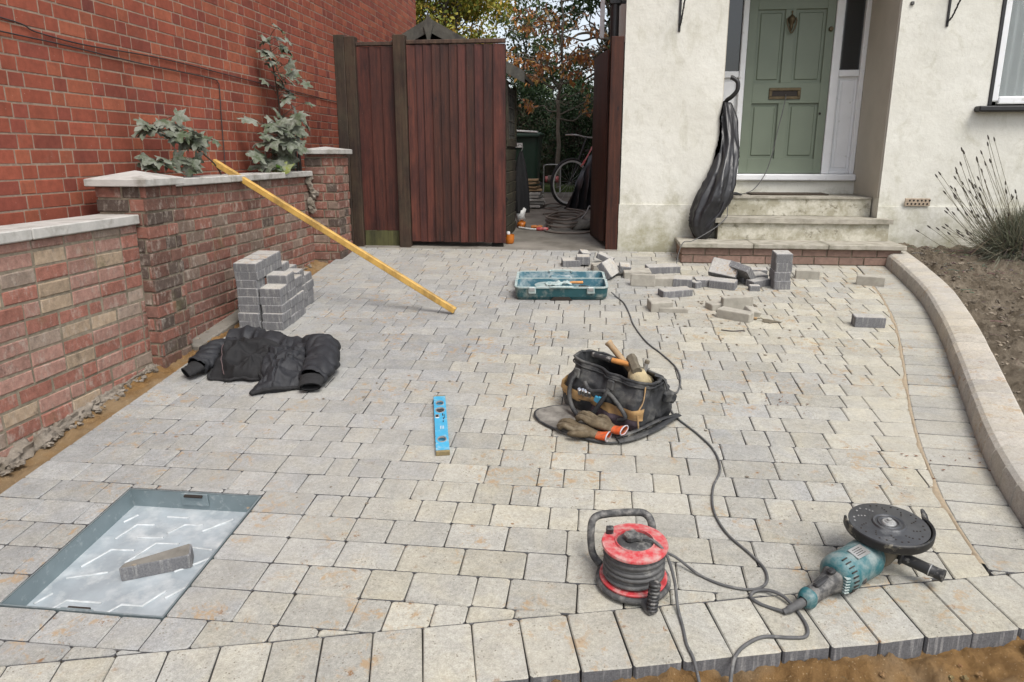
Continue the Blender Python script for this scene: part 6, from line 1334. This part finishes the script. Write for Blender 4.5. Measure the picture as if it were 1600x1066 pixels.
# thin tree hung with orange leaves
OT = thing('autumn_tree', 'slim bare branched tree hung with orange autumn leaves', 'tree', (-.78, 13.3, .9)); m = MB(); parts = []
limb(m, (-.78, 13.3, .9), (-.82, 13.3, 2.45), .045, .032, .02); limb(m, (-.82, 13.3, 2.45), (-.74, 13.35, 4.9), .03, .008, .05)
tips = []
for i in range(34):
    z = U(1.9, 4.4); a = U(0, 6.28); L = U(.6, 1.35) * (1.15 - .1 * (z - 1.9)); p = Vector((-.80, 13.3, z)); e = p + Vector((math.cos(a) * L, math.sin(a) * L * .8, U(.1, .55) * L)); limb(m, p, e, .014, .004, .14); tips.append((p, e))
    for k in range(3): t = U(.4, .95); q = p.lerp(e, t); e2 = q + Vector((U(-.4, .4), U(-.3, .3), U(-.22, .2))); limb(m, q, e2, .005, .002, .2, 4); tips.append((q, e2))
o = m.build('trunk', MT['bark_pale'], None, center=False, smooth=180); o.parent = OT; o.location = -Vector(OT.location)
Q = []
for p, e in tips:
    if (p.z + e.z) / 2 < 2.3 and rt() < .6: continue
    for k in range(random.choice((0, 6, 9, 13, 17))): t = U(.5, 1.02); q = p.lerp(e, t); Q.append((q.x + U(-.05, .05), q.y + U(-.05, .05), q.z + U(-.06, .02)))
Q = np.array(Q); leafobj('crown', [foliage(0, lambda n: Q, .10, [(.42, .17, .045), (.50, .24, .07), (.36, .15, .07), (.46, .29, .09), (.32, .17, .095)], 1.3, .42)], OT)

# wheelie bin
r = thing('wheelie_bin', 'dark green wheelie bin at the end of the path', 'bin', (-1.27, 12.35, pathz(12.35)))
m = MB(); m.grid(lambda u, v: (lambda t, s: (s * .26 * (abs(math.cos(t)) ** .35) * (1 if math.cos(t) > 0 else -1), s * .29 * (abs(math.sin(t)) ** .35) * (1 if math.sin(t) > 0 else -1), lerp(.04, .93, v)))(u * 6.2832, lerp(.78, 1, v)), 40, 6); m.build('body', MT['bin_green'], r, smooth=60)
m = MB(); m.box((0, 0, .955), (.58, .64, .06), .02); m.box((0, -.33, .94), (.5, .04, .05), .01); m.build('lid', MT['bin_green'], r)
m = MB(); m.box((-.09, -.296, .79), (.14, .004, .07)); m.build('label_plate', MT['white_plastic'], r)
for x in (-.22, .22): m = MB(); m.lathe([(0, -.03), (.09, -.03), (.1, -.02), (.1, .02), (.09, .03), (0, .03)], 18, (x, .26, .1), (1, 0, 0)); m.build('wheel', MT['tyre'], r, smooth=40)
m = MB(); m.box((0, 0, 0), (.5, .16, .028), .006, Matrix.Rotation(.06, 3, 'Y')); o = m.build('white_board', MT['white_plastic'], center=False); o.location = (-1.30, 12.1, pathz(12.35) + 1.005); tag(o, 'short white board lying on the lid of the wheelie bin', 'board')
# coat on the shed corner
r = thing('hanging_coat', 'dark coat hanging from the rear corner of the shed', 'coat', (-1.02, 9.02, .80)); m = MB()
m.grid(lambda u, v: (lambda w: (.03 + w * math.cos(lerp(-2.4, 1.2, u)) * .75, .06 + w * math.sin(lerp(-2.4, 1.2, u)) + .012 * math.sin(u * 20) * (1 - v), .06 + .72 * v))(lerp(.13, .03, v ** 3) * (1 + .18 * math.sin(u * 13 + 2 * v))), 44, 20); m.build('cloth', MT['lining'], r, smooth=180); m = MB(); m.tube(cr([(.03, .06, .77), (.05, .05, .83), (.02, .05, .86), (-.02, .05, .84)], 4), .006, 6); m.build('hook', MT['alu'], r, smooth=60)
# slabs and boards stacked by the bin
for i in range(9):
    x, y = -1.02 + U(-.03, .03) - .012 * i, 10.9 + U(-.04, .04); z = pathz(10.9) + .02 + i * .045; w = U(.30, .42) if i > 4 else .36
    m = MB(); m.box((0, 0, 0), (w, U(.3, .45), .034 if i < 5 else .026), .004, Matrix.Rotation(U(-.15, .15), 3, 'Z') @ Matrix.Rotation(0 if i < 5 else U(-.05, .05), 3, 'Y')); o = m.build('paving_slab' if i < 5 else 'timber_offcut', MT['coping'] if i < 5 else MT['wood_handle'], center=False); o.location = (x, y, z)
    tag(o, ('grey slab in the pile beside the shed, %s of the five' % ('lowest', 'second', 'middle', 'fourth', 'topmost')[i]) if i < 5 else ('pale timber offcut on the slab pile, %s of the four' % ('lowest', 'second', 'third', 'topmost')[i - 5]), 'slab' if i < 5 else 'offcut', 'pile of slabs and offcuts')
# hose reel
r = thing('hose_reel', 'red garden hose reel on a metal stand at the edge of the lawn', 'hose reel', (-.86, 12.7, pathz(12.7)))
m = MB(); m.lathe([(.0, -.11), (.05, -.11), (.05, .11), (0, .11)], 16, (0, 0, .22), (1, 0, 0)); m.build('drum', MT['red_plastic'], r, smooth=40)
m = MB(); [m.tube([(-.06 + i * .022, .06 * math.cos(t / 14 * 6.283), .22 + .06 * math.sin(t / 14 * 6.283)) for t in range(14)], .011, 6, closed=True) for i in range(6)]; m.build('wound_hose', MT['hose'], r, smooth=60)
for x in (-.14, .14): m = MB(); m.tube(cr([(x, -.16, .01), (x, -.03, .06), (x, 0, .22), (x, .01, .42)], 5), .011, 8); m.build('stand_leg', MT['alu'], r, smooth=60)
m = MB(); m.tube(cr([(-.14, .01, .42), (-.11, .01, .455), (.11, .01, .455), (.14, .01, .42)], 5), .011, 8); m.build('handle', MT['alu'], r, smooth=60)
# bicycle under a cover
r = thing('bicycle', 'bicycle leaning by the house, mostly hidden under a black cover', 'bicycle', (-.40, 10.9, pathz(10.9)), (0, R(8), 0))
for dx, dy in ((-.12, -.05), (.28, .95)):
    m = MB(); m.lathe([(.305, -.018), (.325, -.022), (.342, 0), (.325, .022), (.305, .018)], 40, (dx, dy, .342), (.6, -.8, 0)); w_ = m.build('tyre', MT['tyre'], r, smooth=60)
    m = MB(); m.lathe([(.308, -.020), (.282, -.014), (.282, .014), (.308, .020)], 40, (dx, dy, .342), (.6, -.8, 0)); m.build('rim', MT['white_plastic'], w_, smooth=60)
    m = MB(); e1 = Vector((.8, .6, 0)).normalized()
    for k in range(16): a = 6.283 * k / 16; d = e1 * math.cos(a) + Vector((0, 0, 1)) * math.sin(a); m.tube([Vector((dx, dy, .342)), Vector((dx, dy, .342)) + d * .295], .0016, 4)
    m.build('spokes', MT['alu'], w_)
m = MB(); m.tube([(-.12, -.05, .342), (-.02, .14, .86), (0, .18, .98)], .014, 8); m.tube([(-.0, .16, .80), (.2, .75, .85)], .016, 8); m.tube([(.0, .16, .75), (.10, .45, .30)], .016, 8); m.tube([(.10, .45, .30), (.2, .75, .85)], .016, 8); m.tube([(.10, .45, .30), (.28, .95, .342)], .010, 8); m.build('frame', MT['black_paint'], r, smooth=60)
m = MB(); m.tube(cr([(-.30, .20, .98), (-.15, .12, 1.0), (0, .18, .99), (.15, .24, 1.0), (.28, .36, .98)], 5), .012, 8); m.build('handlebar', MT['alu'], r, smooth=60)
r = thing('bicycle_cover', 'black cover with a red top slung over the bicycle', 'cover', (-.15, 10.7, pathz(10.7))); m = MB()
def cov(u, v):
    p = Vector((-.40, -.10, .0)).lerp(Vector((.12, -.15, 0)), u); q = Vector((-.16, .12, .52)).lerp(Vector((.15, .25, 1.12)), u); c = p.lerp(q, v); w = .05 * math.sin(u * 26 + 3 * v) * (1 - .55 * v) + .03 * fbm(u * 5, v * 5, 3)
    return (c.x + w * .6, c.y - w - .12 * math.sin(math.pi * v), max(.01, c.z + .02 * fbm(u * 8, v * 3)))
m.grid(cov, 60, 24); m.build('black_sheet', MT['tarp'], r, smooth=180)
m = MB(); m.grid(lambda u, v: (lambda c: (c[0] - .03 + .05 * v, c[1] - .05, c[2] + .02 + .10 * v * (1 - u * .3)))(cov(lerp(.05, .98, u), .97)), 30, 6); m.build('red_panel', MT['red_plastic'], r, smooth=180)
# coiled hoses, drill bag, connectors
def hose(lb, pts, r=.013): P = cr([(x, y, pathz(y) + r + (z[0] if z else 0)) for x, y, *z in pts], 8); m = MB(); m.tube(P, r, 7); return tag(m.build('hose', MT['hose'], smooth=180), lb, 'hose')
hc = []
for i in range(34): a = i * .62; hc.append((-.42 + .24 * math.cos(a) * U(.8, 1.1) - .03, 9.25 + .42 * math.sin(a) * U(.85, 1.1), .004 * i))
hose('thick grey hose coiled in a heap at the foot of the cover', hc)
hose('single loop of hose lying in front of the coil', [(-.62, 9.0), (-.66, 8.72), (-.45, 8.58), (-.2, 8.62), (-.08, 8.85), (-.12, 9.2), (-.3, 9.35)])
hose('dark hose end curling towards the hose reel', [(-.80, 10.1), (-.62, 10.2), (-.58, 9.9), (-.72, 9.6), (-.62, 9.3)], .012)
hose('thin hose looping beside the bicycle wheel', [(-.86, 10.9), (-.78, 11.2), (-.6, 11.1), (-.66, 10.8), (-.82, 10.7), (-.62, 10.5)], .010)
for x, y, mt, lb in ((-.78, 8.93, 'orange', 'orange hose connector near the middle of the path'), (-.70, 8.78, 'red_plastic', 'red hose connector just in front of the orange one')):
    m = MB(); m.lathe([(.0, -.07), (.016, -.07), (.022, -.04), (.022, .0), (.015, .004), (.015, .012), (.022, .016), (.022, .05), (.012, .07), (0, .07)], 12, (0, 0, 0), (1, .1, 0)); o = m.build('hose_connector', MT[mt], center=False, smooth=40); o.location = (x, y, pathz(y) + .024); tag(o, lb, 'connector')
hose('pale pipe leading from the white bag to the red connector', [(-1.0, 8.95), (-.88, 8.86), (-.76, 8.80)], .012).data.materials[0] = MT['white_plastic']
r = thing('kit_bag', 'small grey and red kit bag slumped beside the coiled hose', 'bag', (-.22, 9.0, pathz(9.0))); m = MB(); lump(m, (0, 0, .05), (.17, .13, .075), 2.0, rough=.8, fr=1.6); m.build('cloth', MT['bag_flap'], r, smooth=180); m = MB(); lump(m, (.12, .06, .06), (.10, .09, .06), 5.0, rough=.8); m.build('red_pocket', MT['red_plastic'], r, smooth=180); m = MB(); m.tube(cr([(-.05, .0, .1), (.02, .05, .18), (.06, .1, .26), (.09, .12, .22)], 5), .008, 6); m.build('strap', MT['alu'], r, smooth=60)
r = thing('brick_offcut', 'broken lump of concrete at the foot of the open gate', 'rubble', (-.07, 8.6, pathz(8.6))); m = MB(); lump(m, (0, 0, .03), (.07, .06, .04), 7.0, rough=.7, fr=1.2); m.build('lump', MT['stone'], r, smooth=30)
r = thing('plastic_bag', 'white plastic bag with an orange corner against the shed', 'bag', (-.98, 9.0, pathz(9.0))); m = MB(); lump(m, (0, 0, .16), (.055, .06, .10), 9.0, rough=.6); m.build('bag', MT['white_plastic'], r, smooth=180); m = MB(); lump(m, (.01, 0, .04), (.05, .06, .05), 3.0, rough=.5); m.build('orange_corner', MT['orange'], r, smooth=180)
r = thing('orange_mug', 'orange mug standing on the path at the edge of the gate', 'mug', (-.985, 7.93, pathz(7.93))); m = MB(); m.lathe([(0, .004), (.040, .004), (.046, .012), (.050, .06), (.050, .10), (.046, .10), (.045, .06), (.04, .012), (0, .010)], 24); m.build('cup', MT['orange'], r, smooth=40); m = MB(); m.tube(cr([(-.045, 0, .085), (-.078, 0, .075), (-.078, 0, .035), (-.046, 0, .025)], 5), .006, 8); m.build('handle', MT['orange'], r, smooth=60)
m = MB(); m.lathe([(0, .03), (.018, .03), (.02, .02), (.02, 0)], 14); o = m.build('bottle_cap', MT['white_plastic'], center=False, smooth=40); o.location = (-1.0, 7.94, pathz(7.93) + .10); tag(o, 'small white cap sitting on the orange mug', 'cap')
